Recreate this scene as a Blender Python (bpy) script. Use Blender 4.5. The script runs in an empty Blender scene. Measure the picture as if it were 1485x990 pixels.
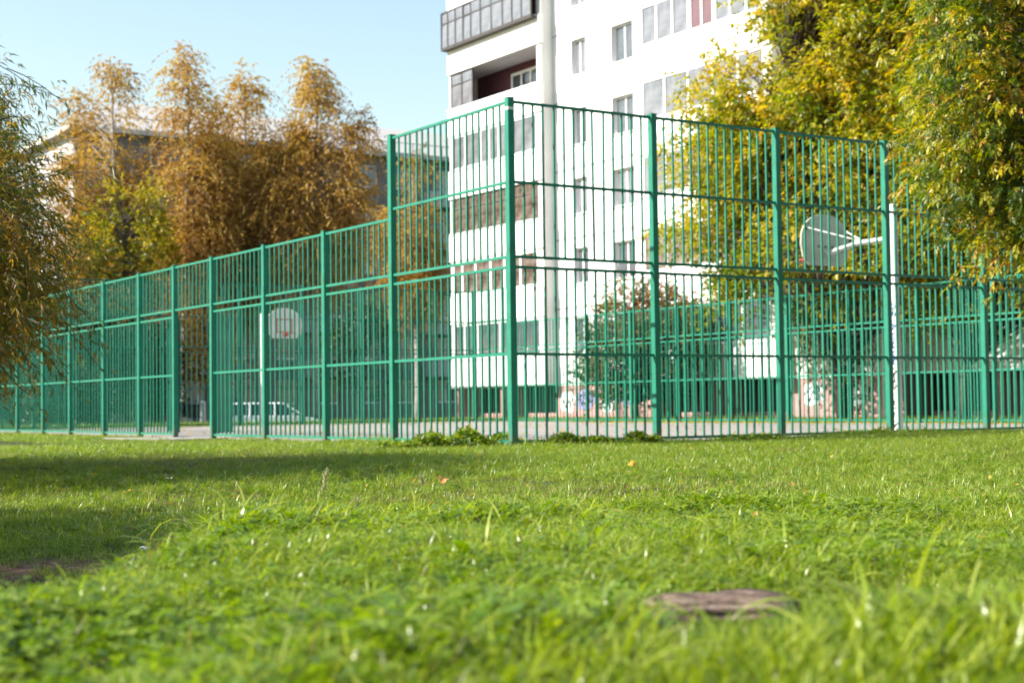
import bpy, math, random
import numpy as np
from mathutils import Vector, Matrix

random.seed(7)
rng = np.random.default_rng(7)
SC = bpy.context.scene
COL = SC.collection
R = math.radians

# ------------------------------------------------------------------ camera
CAM_Z = 0.61
cd = bpy.data.cameras.new("camera")
cam = bpy.data.objects.new("camera", cd)
COL.objects.link(cam)
cd.sensor_width = 36.0
cd.lens = 54.86
cd.clip_start = 0.05
cd.clip_end = 6000
cam.matrix_world = Matrix.Translation((0, 0, CAM_Z)) @ Matrix.Rotation(R(90 + 2.353), 4, 'X') @ Matrix.Rotation(-0.0125, 4, 'Z')
cd.dof.use_dof = True
cd.dof.focus_distance = 8.2
cd.dof.aperture_fstop = 3.9
SC.camera = cam

# ------------------------------------------------------------------ sky and sun
SUN_AZ = (-0.985, -0.170)
SUN_EL = R(36)
world = bpy.data.worlds.new("World")
SC.world = world
world.use_nodes = True
wn = world.node_tree.nodes
wl = world.node_tree.links
bg = wn["Background"]
sky = wn.new("ShaderNodeTexSky")
sky.sky_type = 'NISHITA'
sky.sun_disc = False
sky.sun_elevation = SUN_EL
sky.sun_rotation = math.atan2(SUN_AZ[0], SUN_AZ[1])
sky.air_density = 1.45
sky.dust_density = 1.0
sky.ozone_density = 0.9
wl.new(sky.outputs[0], bg.inputs[0])
bg.inputs[1].default_value = 0.10
sl = bpy.data.lights.new("sun", 'SUN')
sl.energy = 5.0
sl.angle = R(0.5)
sl.color = (1.0, 0.94, 0.84)
sun = bpy.data.objects.new("sun", sl)
COL.objects.link(sun)
sdir = Vector((SUN_AZ[0] * math.cos(SUN_EL), SUN_AZ[1] * math.cos(SUN_EL), math.sin(SUN_EL)))
sun.rotation_euler = (-sdir).to_track_quat('-Z', 'Y').to_euler()
sun.location = (-30, -10, 30)
SC.view_settings.view_transform = 'Standard'
SC.view_settings.look = 'None'
SC.view_settings.gamma = 1.0
SC.view_settings.use_curve_mapping = False
SC.view_settings.exposure = 1.2
SC.cycles.use_denoising = True
SC.cycles.max_bounces = 6
SC.cycles.transmission_bounces = 4
SC.cycles.transparent_max_bounces = 6
SC.cycles.caustics_reflective = False
SC.cycles.caustics_refractive = False

# ------------------------------------------------------------------ helpers
def new_mat(name):
    m = bpy.data.materials.new(name)
    m.use_nodes = True
    return m, m.node_tree.nodes, m.node_tree.links, m.node_tree.nodes["Principled BSDF"]

def ramp_set(node, stops):
    cr = node.color_ramp
    while len(cr.elements) < len(stops):
        cr.elements.new(0.5)
    for e, (p, c) in zip(cr.elements, stops):
        e.position = p
        e.color = (c[0], c[1], c[2], 1)

def noisy(name, stops, scale=8.0, rough=0.6, bump=0.0, metallic=0.0, detail=6, spec=0.5, distort=0.0, stretch=None, bump_scale=None):
    m, n, l, b = new_mat(name)
    tc = n.new("ShaderNodeTexCoord")
    src = tc.outputs["Object"]
    if stretch:
        mp = n.new("ShaderNodeMapping")
        mp.inputs["Scale"].default_value = stretch
        l.new(src, mp.inputs[0])
        src = mp.outputs[0]
    nz = n.new("ShaderNodeTexNoise")
    nz.inputs["Scale"].default_value = scale
    nz.inputs["Detail"].default_value = detail
    nz.inputs["Roughness"].default_value = 0.65
    nz.inputs["Distortion"].default_value = distort
    l.new(src, nz.inputs["Vector"])
    rp = n.new("ShaderNodeValToRGB")
    ramp_set(rp, stops)
    l.new(nz.outputs[0], rp.inputs[0])
    l.new(rp.outputs[0], b.inputs["Base Color"])
    b.inputs["Roughness"].default_value = rough
    b.inputs["Metallic"].default_value = metallic
    b.inputs["Specular IOR Level"].default_value = spec
    if bump > 0:
        nb = n.new("ShaderNodeTexNoise")
        nb.inputs["Scale"].default_value = bump_scale or scale * 4
        nb.inputs["Detail"].default_value = 8
        l.new(src, nb.inputs["Vector"])
        bp = n.new("ShaderNodeBump")
        bp.inputs["Strength"].default_value = bump
        bp.inputs["Distance"].default_value = 0.02
        l.new(nb.outputs[0], bp.inputs["Height"])
        l.new(bp.outputs[0], b.inputs["Normal"])
    return m

def leaf_mat(name, stops, use_attr=True, trans=0.4, rough=0.42, gain=1.0):
    """thin leaf: glossy front, light passing through; hue from the leaf's own tint"""
    m, n, l, b = new_mat(name)
    rp = n.new("ShaderNodeValToRGB")
    ramp_set(rp, stops)
    if use_attr:
        at = n.new("ShaderNodeAttribute")
        at.attribute_name = "tint"
        l.new(at.outputs["Fac"], rp.inputs[0])
    else:
        oi = n.new("ShaderNodeObjectInfo")
        at = n.new("ShaderNodeAttribute")
        at.attribute_name = "tint"
        ad = n.new("ShaderNodeMath"); ad.operation = 'MULTIPLY_ADD'
        ad.inputs[1].default_value = 0.55
        mu = n.new("ShaderNodeMath"); mu.operation = 'MULTIPLY'
        mu.inputs[1].default_value = 0.45
        l.new(at.outputs["Fac"], mu.inputs[0])
        l.new(oi.outputs["Random"], ad.inputs[0])
        l.new(mu.outputs[0], ad.inputs[2])
        l.new(ad.outputs[0], rp.inputs[0])
    l.new(rp.outputs[0], b.inputs["Base Color"])
    b.inputs["Roughness"].default_value = rough
    b.inputs["Specular IOR Level"].default_value = 0.5
    tr = n.new("ShaderNodeBsdfTranslucent")
    hs = n.new("ShaderNodeHueSaturation")
    hs.inputs["Saturation"].default_value = 1.12
    hs.inputs["Value"].default_value = 1.5
    l.new(rp.outputs[0], hs.inputs["Color"])
    l.new(hs.outputs[0], tr.inputs[0])
    mx = n.new("ShaderNodeMixShader")
    mx.inputs[0].default_value = trans
    l.new(b.outputs[0], mx.inputs[1])
    l.new(tr.outputs[0], mx.inputs[2])
    l.new(mx.outputs[0], n["Material Output"].inputs[0])
    return m

class MB:
    """collects faces, then builds one mesh object"""
    def __init__(s):
        s.v = []; s.f = []
    def box(s, c, h, ax=None):
        """c centre, h half sizes, ax three axes"""
        c = Vector(c)
        if ax is None:
            ax = (Vector((1, 0, 0)), Vector((0, 1, 0)), Vector((0, 0, 1)))
        b = len(s.v)
        for sx in (-1, 1):
            for sy in (-1, 1):
                for sz in (-1, 1):
                    s.v.append(tuple(c + ax[0] * (sx * h[0]) + ax[1] * (sy * h[1]) + ax[2] * (sz * h[2])))
        for q in ((0, 1, 3, 2), (4, 6, 7, 5), (0, 4, 5, 1), (2, 3, 7, 6), (0, 2, 6, 4), (1, 5, 7, 3)):
            s.f.append(tuple(b + i for i in q))
        return s
    def span(s, x0, x1, y0, y1, z0, z1):
        return s.box(((x0 + x1) / 2, (y0 + y1) / 2, (z0 + z1) / 2), (abs(x1 - x0) / 2, abs(y1 - y0) / 2, abs(z1 - z0) / 2))
    def tube(s, pts, rad, n=6, cap=True):
        pts = [Vector(p) for p in pts]
        if not hasattr(rad, '__len__'):
            rad = [rad] * len(pts)
        b = len(s.v)
        up = Vector((0.31, 0.17, 0.93))
        for i, p in enumerate(pts):
            d = (pts[min(i + 1, len(pts) - 1)] - pts[max(i - 1, 0)])
            if d.length < 1e-9: d = Vector((0, 0, 1))
            d.normalize()
            u = up.cross(d)
            if u.length < 1e-3: u = Vector((1, 0, 0)).cross(d)
            u.normalize(); w = d.cross(u)
            for k in range(n):
                a = 2 * math.pi * k / n
                s.v.append(tuple(p + (u * math.cos(a) + w * math.sin(a)) * rad[i]))
        for i in range(len(pts) - 1):
            for k in range(n):
                k2 = (k + 1) % n
                s.f.append((b + i * n + k, b + i * n + k2, b + (i + 1) * n + k2, b + (i + 1) * n + k))
        if cap:
            s.f.append(tuple(b + k for k in range(n))[::-1])
            s.f.append(tuple(b + (len(pts) - 1) * n + k for k in range(n)))
        return s
    def prism(s, poly, y0, y1):
        """poly in x,z extruded along y"""
        b = len(s.v); n = len(poly)
        for y in (y0, y1):
            for (x, z) in poly: s.v.append((x, y, z))
        for k in range(n):
            k2 = (k + 1) % n
            s.f.append((b + k, b + k2, b + n + k2, b + n + k))
        s.f.append(tuple(b + k for k in range(n))[::-1]); s.f.append(tuple(b + n + k for k in range(n)))
        return s
    def mesh(s, name, mat=None, smooth=False):
        me = bpy.data.meshes.new(name)
        me.from_pydata(s.v, [], s.f)
        me.update()
        if mat: me.materials.append(mat)
        if smooth:
            me.polygons.foreach_set("use_smooth", [True] * len(me.polygons))
        return me
    def build(s, name, mat, parent=None, smooth=False, bevel=0.0):
        o = bpy.data.objects.new(name, s.mesh(name, mat, smooth))
        COL.objects.link(o)
        if parent: o.parent = parent
        if bevel > 0:
            md = o.modifiers.new("bevel", 'BEVEL'); md.width = bevel; md.segments = 2; md.limit_method = 'ANGLE'
        return o

def obj(name, mesh, parent=None, loc=(0, 0, 0), rz=0.0):
    o = bpy.data.objects.new(name, mesh)
    COL.objects.link(o)
    if parent: o.parent = parent
    o.location = loc
    o.rotation_euler = (0, 0, rz)
    return o

def tag(o, label=None, cat=None, group=None, kind=None):
    if label: o["label"] = label
    if cat: o["category"] = cat
    if group: o["group"] = group
    if kind: o["kind"] = kind
    return o

def thing(name, label, cat, loc=(0, 0, 0), rz=0.0, group=None):
    o = bpy.data.objects.new(name, None)
    o.empty_display_size = 0.2
    COL.objects.link(o)
    o.location = loc
    o.rotation_euler = (0, 0, rz)
    return tag(o, label, cat, group)

def np_mesh(name, verts, tris, mat, tint=None, smooth=False):
    me = bpy.data.meshes.new(name)
    nv, nt = len(verts), len(tris)
    me.vertices.add(nv)
    me.vertices.foreach_set("co", np.ascontiguousarray(verts, dtype=np.float32).ravel())
    me.loops.add(nt * 3)
    me.loops.foreach_set("vertex_index", np.ascontiguousarray(tris, dtype=np.int32).ravel())
    me.polygons.add(nt)
    me.polygons.foreach_set("loop_start", np.arange(0, nt * 3, 3, dtype=np.int32))
    me.update(calc_edges=True)
    if tint is not None:
        a = me.attributes.new("tint", 'FLOAT', 'POINT')
        a.data.foreach_set("value", np.ascontiguousarray(tint, dtype=np.float32))
    if mat: me.materials.append(mat)
    me.validate()
    return me

def nrm(a):
    return a / np.maximum(np.linalg.norm(a, axis=-1, keepdims=True), 1e-9)

def smooth(e0, e1, x):
    t = np.clip((x - e0) / (e1 - e0), 0, 1)
    return t * t * (3 - 2 * t)

def leaves_mesh(name, P, D, N, L, W, tint, mat, shape=0.42):
    """one folded four point leaf per row"""
    n = len(P)
    S = nrm(np.cross(D, N)); N2 = nrm(np.cross(S, D))
    L = np.broadcast_to(np.asarray(L, dtype=float), (n,))[:, None]
    W = np.broadcast_to(np.asarray(W, dtype=float), (n,))[:, None]
    V = np.empty((n, 4, 3))
    V[:, 0] = P
    V[:, 1] = P + D * L * shape + S * W * 0.5 + N2 * W * 0.16
    V[:, 2] = P + D * L - N2 * L * 0.10
    V[:, 3] = P + D * L * shape - S * W * 0.5 + N2 * W * 0.16
    b = np.arange(n)[:, None] * 4
    T = np.concatenate([b + [0, 1, 2], b + [0, 2, 3]], axis=1).reshape(-1, 3)
    return np_mesh(name, V.reshape(-1, 3), T, mat, np.repeat(np.clip(tint, 0, 1), 4))

# court axes: corner of the cage nearest the camera, measured in metres
S = 1.25
CORNER = Vector((0.0, 18.0 * S, 0))
DL = Vector((-0.543, 0.84, 0)).normalized()     # along the left side, going away
DR = Vector((0.84, 0.543, 0)).normalized()      # along the right side, going away
ANG_L = math.atan2(DL.y, DL.x)
ANG_R = math.atan2(DR.y, DR.x)
WID = 15.5 * S
LEN = 26.2 * S
def court(a, n, z=0.0):
    p = CORNER + DR * a + DL * n
    return Vector((p.x, p.y, z))

def court_an(x, y):
    dx = x - CORNER.x; dy = y - CORNER.y
    return dx * DR.x + dy * DR.y, dx * DL.x + dy * DL.y

LOT = -0.62
def vnoise(x, y, sc, seed):
    """cheap smooth noise from summed sines"""
    r = np.random.default_rng(seed)
    z = np.zeros_like(x, dtype=float)
    for k in range(6):
        a = r.uniform(0, 6.28); f = sc * r.uniform(0.6, 1.7); ph = r.uniform(0, 6.28)
        z += np.sin((x * math.cos(a) + y * math.sin(a)) * f + ph)
    return z / 6

def ground_z(x, y):
    x = np.asarray(x, dtype=float); y = np.asarray(y, dtype=float)
    xe = np.interp(y, [0, 3.2, 4.6, 6, 8, 11, 14], [-1.1, -1.05, -0.92, -0.78, -0.42, 0.1, 0.6]) + 0.08 * np.sin(y * 2.1)
    top = 0.20 * (1 - smooth(3.4, 11.5, y))
    low = -0.13 * (1 - smooth(9.0, 16.5, y))
    wid = np.interp(y, [0, 6, 9, 14], [0.45, 0.5, 0.9, 2.5])
    t = smooth(-wid, wid * 0.35, x - xe)
    z = low * (1 - t) + top * t
    z = z + 0.07 * np.exp(-((x - 0.45) / 0.9) ** 2 - ((y - 6.6) / 0.55) ** 2)
    fade = 1 - smooth(15, 20, y)
    z = z + fade * (0.06 * vnoise(x, y, 1.6, 3) + 0.045 * vnoise(x, y, 4.5, 5))
    # the lawn rises a hair against the cage on the right
    a, n = court_an(x, y)
    z = z + 0.05 * smooth(2, 9, a) * (1 - smooth(-0.6, -0.05, n)) * smooth(14, 20, y)
    z = np.where(n > LEN, z + LOT * smooth(LEN + 2.6, LEN + 5.0, n), z)
    return z

# ------------------------------------------------------------------ materials
M = {}
def fence_paint(name, c1, c2):
    m = noisy(name, [(0.30, (0.05, 0.035, 0.02)), (0.37, c2), (0.62, c1), (1.0, tuple(v * 1.12 for v in c1))],
              scale=4.2, rough=0.5, bump=0.3, detail=10, spec=0.3, bump_scale=45)
    return m
M['fence'] = fence_paint('green_paint', (0.016, 0.205, 0.128), (0.012, 0.165, 0.105))
M['fence_dark'] = fence_paint('green_paint_dark', (0.016, 0.150, 0.10), (0.012, 0.11, 0.08))  # darker tone of the same green, for far end and gate leaves
def post_paint(name, c1, c2):
    m = fence_paint(name, c1, c2)
    n, l = m.node_tree.nodes, m.node_tree.links
    b = n["Principled BSDF"]; src = b.inputs["Base Color"].links[0].from_socket
    tc = n.new("ShaderNodeTexCoord"); sp = n.new("ShaderNodeSeparateXYZ"); l.new(tc.outputs["Object"], sp.inputs[0])
    nz = n.new("ShaderNodeTexNoise"); nz.inputs["Scale"].default_value = 9; nz.inputs["Detail"].default_value = 8; l.new(tc.outputs["Object"], nz.inputs["Vector"])
    md = n.new("ShaderNodeMath"); md.operation = 'MULTIPLY_ADD'; md.inputs[1].default_value = 0.55; l.new(nz.outputs[0], md.inputs[0]); l.new(sp.outputs[2], md.inputs[2])
    rp = n.new("ShaderNodeValToRGB"); ramp_set(rp, [(0.30, (0.75, 0.75, 0.75)), (0.58, (0.0, 0.0, 0.0))]); l.new(md.outputs[0], rp.inputs[0])
    mx = n.new("ShaderNodeMix"); mx.data_type = 'RGBA'; l.new(rp.outputs[0], mx.inputs[0]); l.new(src, mx.inputs[6]); mx.inputs[7].default_value = (0.11, 0.095, 0.07, 1)
    l.new(mx.outputs[2], b.inputs["Base Color"])
    return m
M['fence_post'] = post_paint('green_post_paint', (0.016, 0.205, 0.128), (0.012, 0.165, 0.105))
M['white_tag'] = noisy('pale_tape', [(0.3, (0.62, 0.55, 0.48)), (0.7, (0.8, 0.76, 0.7))], 20, 0.5)
M['rust'] = noisy('rusty_steel', [(0.3, (0.06, 0.035, 0.025)), (0.7, (0.16, 0.09, 0.06))], 14, 0.8, 0.3)
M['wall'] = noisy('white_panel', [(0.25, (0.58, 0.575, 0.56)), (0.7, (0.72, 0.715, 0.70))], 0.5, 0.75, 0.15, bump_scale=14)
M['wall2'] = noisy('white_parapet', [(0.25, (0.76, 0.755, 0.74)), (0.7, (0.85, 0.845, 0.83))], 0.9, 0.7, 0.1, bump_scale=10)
M['seam'] = noisy('panel_joint', [(0.3, (0.10, 0.098, 0.095)), (0.7, (0.17, 0.165, 0.16))], 3, 0.9)
M['pink'] = noisy('pink_plaster', [(0.25, (0.38, 0.19, 0.18)), (0.7, (0.50, 0.27, 0.26))], 1.5, 0.85, 0.2)
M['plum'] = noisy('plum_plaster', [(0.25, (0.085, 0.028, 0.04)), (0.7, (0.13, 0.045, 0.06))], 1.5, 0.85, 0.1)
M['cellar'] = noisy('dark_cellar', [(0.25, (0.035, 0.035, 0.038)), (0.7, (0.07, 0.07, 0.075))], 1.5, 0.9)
M['frame_w'] = noisy('white_frame', [(0.3, (0.74, 0.74, 0.75)), (0.7, (0.82, 0.82, 0.82))], 5, 0.4)
M['frame_d'] = noisy('dark_frame', [(0.3, (0.035, 0.03, 0.03)), (0.7, (0.07, 0.06, 0.055))], 5, 0.5)
def glass(name, stops, rough=0.06, scale=1.3):
    m = noisy(name, stops, scale, rough, spec=0.9)
    return m
M['glass'] = glass('window_glass', [(0.3, (0.05, 0.06, 0.07)), (0.7, (0.13, 0.145, 0.16))])
M['glass_curtain'] = glass('glass_over_curtain', [(0.35, (0.11, 0.115, 0.13)), (0.65, (0.23, 0.235, 0.255))], 0.12)
M['glass_brown'] = glass('glass_over_and_reflecting_brown', [(0.35, (0.05, 0.032, 0.025)), (0.5, (0.13, 0.095, 0.075)), (0.65, (0.20, 0.175, 0.155))], 0.1, 2.5)  # birch reflections, and brown things inside, put into the pane colour
M['glass_plum'] = glass('glass_over_plum', [(0.3, (0.12, 0.055, 0.06)), (0.7, (0.18, 0.09, 0.095))], 0.15)
M['house'] = noisy('grey_house_wall', [(0.25, (0.13, 0.12, 0.115)), (0.7, (0.21, 0.195, 0.185))], 0.8, 0.85, 0.2)
M['house_w'] = noisy('pale_balcony', [(0.25, (0.34, 0.34, 0.36)), (0.7, (0.44, 0.44, 0.45))], 0.8, 0.7)
M['roof'] = noisy('pale_roof_sheet', [(0.25, (0.40, 0.38, 0.35)), (0.7, (0.52, 0.49, 0.46))], 0.5, 0.55, stretch=(1, 6, 6))
M['asphalt'] = noisy('court_asphalt', [(0.25, (0.20, 0.18, 0.17)), (0.55, (0.27, 0.245, 0.23)), (0.8, (0.33, 0.30, 0.28))], 1.2, 0.85, 0.25, bump_scale=80, detail=10)
M['lot'] = noisy('lot_asphalt', [(0.25, (0.10, 0.10, 0.10)), (0.7, (0.17, 0.165, 0.16))], 1.0, 0.9, 0.2, bump_scale=60)
M['pole'] = noisy('white_pole_paint', [(0.25, (0.42, 0.40, 0.36)), (0.42, (0.58, 0.57, 0.55)), (0.8, (0.68, 0.67, 0.66))], 5, 0.5, 0.1)
M['board'] = noisy('board_back', [(0.25, (0.38, 0.38, 0.30)), (0.7, (0.50, 0.49, 0.39))], 4, 0.7)
M['board_f'] = noisy('board_front', [(0.25, (0.60, 0.58, 0.57)), (0.7, (0.74, 0.72, 0.71))], 4, 0.6)
M['red'] = noisy('red_paint', [(0.3, (0.42, 0.03, 0.03)), (0.7, (0.58, 0.06, 0.06))], 6, 0.5)
M['bolt'] = noisy('dark_bolt', [(0.3, (0.05, 0.05, 0.05)), (0.7, (0.1, 0.1, 0.1))], 20, 0.5)
M['ink_b'] = noisy('blue_spray', [(0.3, (0.05, 0.14, 0.35)), (0.7, (0.12, 0.25, 0.5))], 20, 0.6)
M['ink_k'] = noisy('black_spray', [(0.3, (0.03, 0.03, 0.035)), (0.7, (0.07, 0.07, 0.08))], 20, 0.6)
M['ink_w'] = noisy('white_spray', [(0.3, (0.65, 0.64, 0.68)), (0.7, (0.78, 0.77, 0.8))], 8, 0.7)
M['ink_v'] = noisy('violet_spray', [(0.3, (0.18, 0.16, 0.38)), (0.7, (0.32, 0.28, 0.5))], 8, 0.7)
M['bark'] = noisy('dark_bark', [(0.3, (0.035, 0.026, 0.02)), (0.7, (0.10, 0.078, 0.06))], 9, 0.9, 0.6, stretch=(3, 3, 0.6))
M['bark_l'] = noisy('willow_bark', [(0.3, (0.06, 0.045, 0.03)), (0.7, (0.15, 0.12, 0.08))], 9, 0.9, 0.5, stretch=(3, 3, 0.6))
M['birch_bark'] = noisy('birch_bark', [(0.36, (0.05, 0.045, 0.04)), (0.44, (0.24, 0.22, 0.20)), (0.8, (0.40, 0.38, 0.36))], 2.2, 0.8, 0.2, stretch=(1, 1, 2.2))
M['wood'] = noisy('weathered_wood', [(0.33, (0.025, 0.017, 0.015)), (0.5, (0.17, 0.112, 0.085)), (0.68, (0.37, 0.275, 0.22))], 20, 0.85, 1.0, detail=5, distort=1.2, stretch=(0.45, 4.5, 5), bump_scale=22)
M['car_w'] = noisy('white_car_paint', [(0.3, (0.74, 0.74, 0.75)), (0.7, (0.8, 0.8, 0.8))], 2, 0.22, spec=0.6)
M['car_g'] = noisy('grey_car_paint', [(0.3, (0.05, 0.052, 0.06)), (0.7, (0.07, 0.075, 0.085))], 2, 0.22, spec=0.6)
M['car_glass'] = glass('car_glass', [(0.3, (0.015, 0.018, 0.02)), (0.7, (0.03, 0.035, 0.04))], 0.05)
M['tyre'] = noisy('tyre_rubber', [(0.3, (0.015, 0.015, 0.016)), (0.7, (0.03, 0.03, 0.03))], 20, 0.9)
M['rim'] = noisy('alloy_rim', [(0.3, (0.4, 0.4, 0.42)), (0.7, (0.5, 0.5, 0.5))], 20, 0.35, metallic=0.8)
M['lamp_red'] = noisy('red_lamp', [(0.3, (0.45, 0.02, 0.02)), (0.7, (0.6, 0.04, 0.03))], 10, 0.2)
M['lamp_clear'] = noisy('clear_lamp', [(0.3, (0.6, 0.6, 0.62)), (0.7, (0.75, 0.75, 0.75))], 10, 0.15)

def bare_soil(x, y):
    return vnoise(x, y, 0.9, 31) + 0.5 * vnoise(x, y, 3.3, 32) + 1.6 * np.exp(-((x + 2.3) / 0.45) ** 2 - ((y - 7.0) / 0.8) ** 2) + 0.6 * np.exp(-((x + 2.2) / 0.35) ** 2 - ((y - 8.7) / 0.5) ** 2)
def ground_material():
    m, n, l, b = new_mat('lawn_soil')
    tc = n.new("ShaderNodeTexCoord")
    n1 = n.new("ShaderNodeTexNoise"); n1.inputs["Scale"].default_value = 0.9; n1.inputs["Detail"].default_value = 8
    n2 = n.new("ShaderNodeTexNoise"); n2.inputs["Scale"].default_value = 22; n2.inputs["Detail"].default_value = 10
    l.new(tc.outputs["Object"], n1.inputs["Vector"]); l.new(tc.outputs["Object"], n2.inputs["Vector"])
    r1 = n.new("ShaderNodeValToRGB"); ramp_set(r1, [(0.30, (0.075, 0.055, 0.035)), (0.40, (0.052, 0.062, 0.018)), (0.6, (0.045, 0.080, 0.016)), (0.8, (0.075, 0.095, 0.022))])
    r2 = n.new("ShaderNodeValToRGB"); ramp_set(r2, [(0.3, (0.45, 0.45, 0.45)), (0.7, (1.25, 1.25, 1.25))])
    l.new(n1.outputs[0], r1.inputs[0]); l.new(n2.outputs[0], r2.inputs[0])
    mx = n.new("ShaderNodeMix"); mx.data_type = 'RGBA'; mx.blend_type = 'MULTIPLY'; mx.inputs[0].default_value = 1
    l.new(r1.outputs[0], mx.inputs[6]); l.new(r2.outputs[0], mx.inputs[7])
    at = n.new("ShaderNodeAttribute"); at.attribute_name = "tint"
    r3 = n.new("ShaderNodeValToRGB"); ramp_set(r3, [(0.3, (0.11, 0.062, 0.034)), (0.7, (0.25, 0.155, 0.09))])
    l.new(n2.outputs[0], r3.inputs[0])
    m2 = n.new("ShaderNodeMix"); m2.data_type = 'RGBA'
    l.new(at.outputs["Fac"], m2.inputs[0]); l.new(mx.outputs[2], m2.inputs[6]); l.new(r3.outputs[0], m2.inputs[7])
    l.new(m2.outputs[2], b.inputs["Base Color"])
    b.inputs["Roughness"].default_value = 0.95
    b.inputs["Specular IOR Level"].default_value = 0.15
    bp = n.new("ShaderNodeBump"); bp.inputs["Strength"].default_value = 0.8; bp.inputs["Distance"].default_value = 0.03
    l.new(n2.outputs[0], bp.inputs["Height"]); l.new(bp.outputs[0], b.inputs["Normal"])
    return m
M['ground'] = ground_material()

# ------------------------------------------------------------------ ground, court, lot
def axis(segs, far0, far1):
    out = []
    for a, b, st in segs:
        out += list(np.arange(a, b, st))
    out.append(segs[-1][1])
    v = segs[-1][1]; st = segs[-1][2]
    while v < far1:
        st *= 1.35; v += st; out.append(v)
    v = segs[0][0]; st = segs[0][2]; pre = []
    while v > far0:
        st *= 1.35; v -= st; pre.append(v)
    return np.array(pre[::-1] + out)
gx = axis([(-45, -9, 1.0), (-9, 12, 0.2), (12, 50, 1.0)], -2500, 2500)
gy = axis([(-6, 26, 0.2), (26, 130, 1.0)], -300, 4000)
GX, GY = np.meshgrid(gx, gy)
GZ = ground_z(GX, GY)
gv = np.stack([GX, GY, GZ], -1).reshape(-1, 3)
nx, ny = len(gx), len(gy)
ii = (np.arange(ny - 1)[:, None] * nx + np.arange(nx - 1)[None, :]).ravel()
gt = np.concatenate([np.stack([ii, ii + 1, ii + nx + 1], 1), np.stack([ii, ii + nx + 1, ii + nx], 1)])
gme = np_mesh("ground", gv, gt, M['ground'], smooth(0.35, 1.3, bare_soil(GX, GY)).ravel())
gme.polygons.foreach_set("use_smooth", [True] * len(gme.polygons))
tag(obj("ground", gme), kind='structure')

def slab(name, mat, pts, z0, z1):
    mb = MB(); n = len(pts)
    mb.v = [(p.x, p.y, z0) for p in pts] + [(p.x, p.y, z1) for p in pts]
    mb.f = [tuple(range(n, 2 * n))] + [(k, (k + 1) % n, n + (k + 1) % n, n + k) for k in range(n)]
    return tag(mb.build(name, mat), kind='structure')
slab("court_surface", M['asphalt'], [court(0.25, 0.35), court(WID - 0.3, 0.35), court(WID - 0.3, LEN - 0.3), court(0.25, LEN - 0.3)], -0.1, 0.03)
gate_a, gate_b = 9.05 * S, 10.77 * S
slab("gate_path", M['asphalt'], [court(-1.2, gate_a - 0.5), court(0.245, gate_a + 0.1), court(0.245, gate_b - 0.1), court(-1.2, gate_b + 1.2)], -0.1, 0.022)
slab("parking_lot", M['lot'], [court(-30, LEN + 5.6), court(20, LEN + 5.6), court(20, LEN + 24), court(-30, LEN + 24)], LOT - 0.2, LOT + 0.02)
tag(MB().box(tuple(court(-5, LEN + 5.5, LOT + 0.06)), (25, 0.07, 0.09), (DR, DL, Vector((0, 0, 1)))).build("kerb", M['seam']), kind='structure')

# ------------------------------------------------------------------ fences
_cache = {}
def vbar(length, w, mat, name):
    k = ('v', round(length, 3), w, mat.name, name)
    if k not in _cache:
        _cache[k] = MB().box((0, 0, length / 2), (w / 2, w / 2, length / 2)).mesh(name, mat)
    return _cache[k]
def hbar(length, w, h, mat, name='rail'):
    k = ('h', round(length, 3), w, h, mat.name, name)
    if k not in _cache:
        _cache[k] = MB().box((length / 2, 0, 0), (length / 2, w / 2, h / 2)).mesh(name, mat)
    return _cache[k]

Z_BOT, Z_MID, Z_G0, Z_G1, Z_LOW, Z_UM, Z_TALL = 0.09, 1.355, 2.615, 2.765, 3.69, 3.85, 5.02
def panel(root, x0, x1, nb, kind, mat, limit_stuff=False, rw=0.04, bw=0.026):
    g = 0.0
    L = x1 - x0
    def rail(z):
        obj('rail', hbar(L, rw, rw, mat), root, (x0, 0, z))
    zs = []
    if kind in ('low', 'tall'):
        for z in (Z_BOT, Z_MID, Z_G0): rail(z)
        zs.append((Z_BOT, Z_G0))
    rail(Z_G1)
    top = Z_TALL if kind == 'tall' else Z_LOW
    rail(top)
    if kind == 'tall': rail(Z_UM)
    zs.append((Z_G1, top))
    acc = MB() if limit_stuff else None
    for (a, b) in zs:
        for i in range(nb):
            x = x0 + L * (i + 1) / (nb + 1) + random.uniform(-0.006, 0.006)
            if acc is not None:
                acc.box((x, 0, (a + b) / 2), (bw / 2, bw / 2, (b - a) / 2))
            else:
                o = obj('bar', vbar(b - a, bw, mat, 'bar'), root, (x, 0, a))
                o.rotation_euler = (random.gauss(0, 0.002), random.gauss(0, 0.0035), 0)
    if acc is not None:
        tag(acc.build('bars', mat, root), kind='stuff')

def post_mesh(h, w, mat):
    k = ('p', round(h, 3), w, mat.name)
    if k not in _cache:
        mb = MB().box((0, 0, h / 2 - 0.15), (w / 2, w / 2, h / 2 + 0.15))
        mb.box((0, 0, h + 0.004), (w / 2 + 0.006, w / 2 + 0.006, 0.004))
        _cache[k] = mb.mesh('post', mat)
    return _cache[k]

def fence(label, origin, ang, posts, kinds, nbs, heights, mat, w=0.1, stuff_from=None, corner_first=True, corner_last=True):
    root = thing('fence', label, 'fence', origin, ang, 'green bar fences round the ball court')
    for i, t in enumerate(posts):
        if (i == 0 and not corner_first) or (i == len(posts) - 1 and not corner_last): continue
        obj('post', post_mesh(heights[i], w, M['fence_post'] if mat is M['fence'] else mat), root, (t, 0, 0))
    for i in range(len(posts) - 1):
        a = posts[i] + w / 2; b = posts[i + 1] - w / 2
        panel(root, a, b, nbs[i], kinds[i], mat, stuff_from is not None and i >= stuff_from)
    return root

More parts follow.
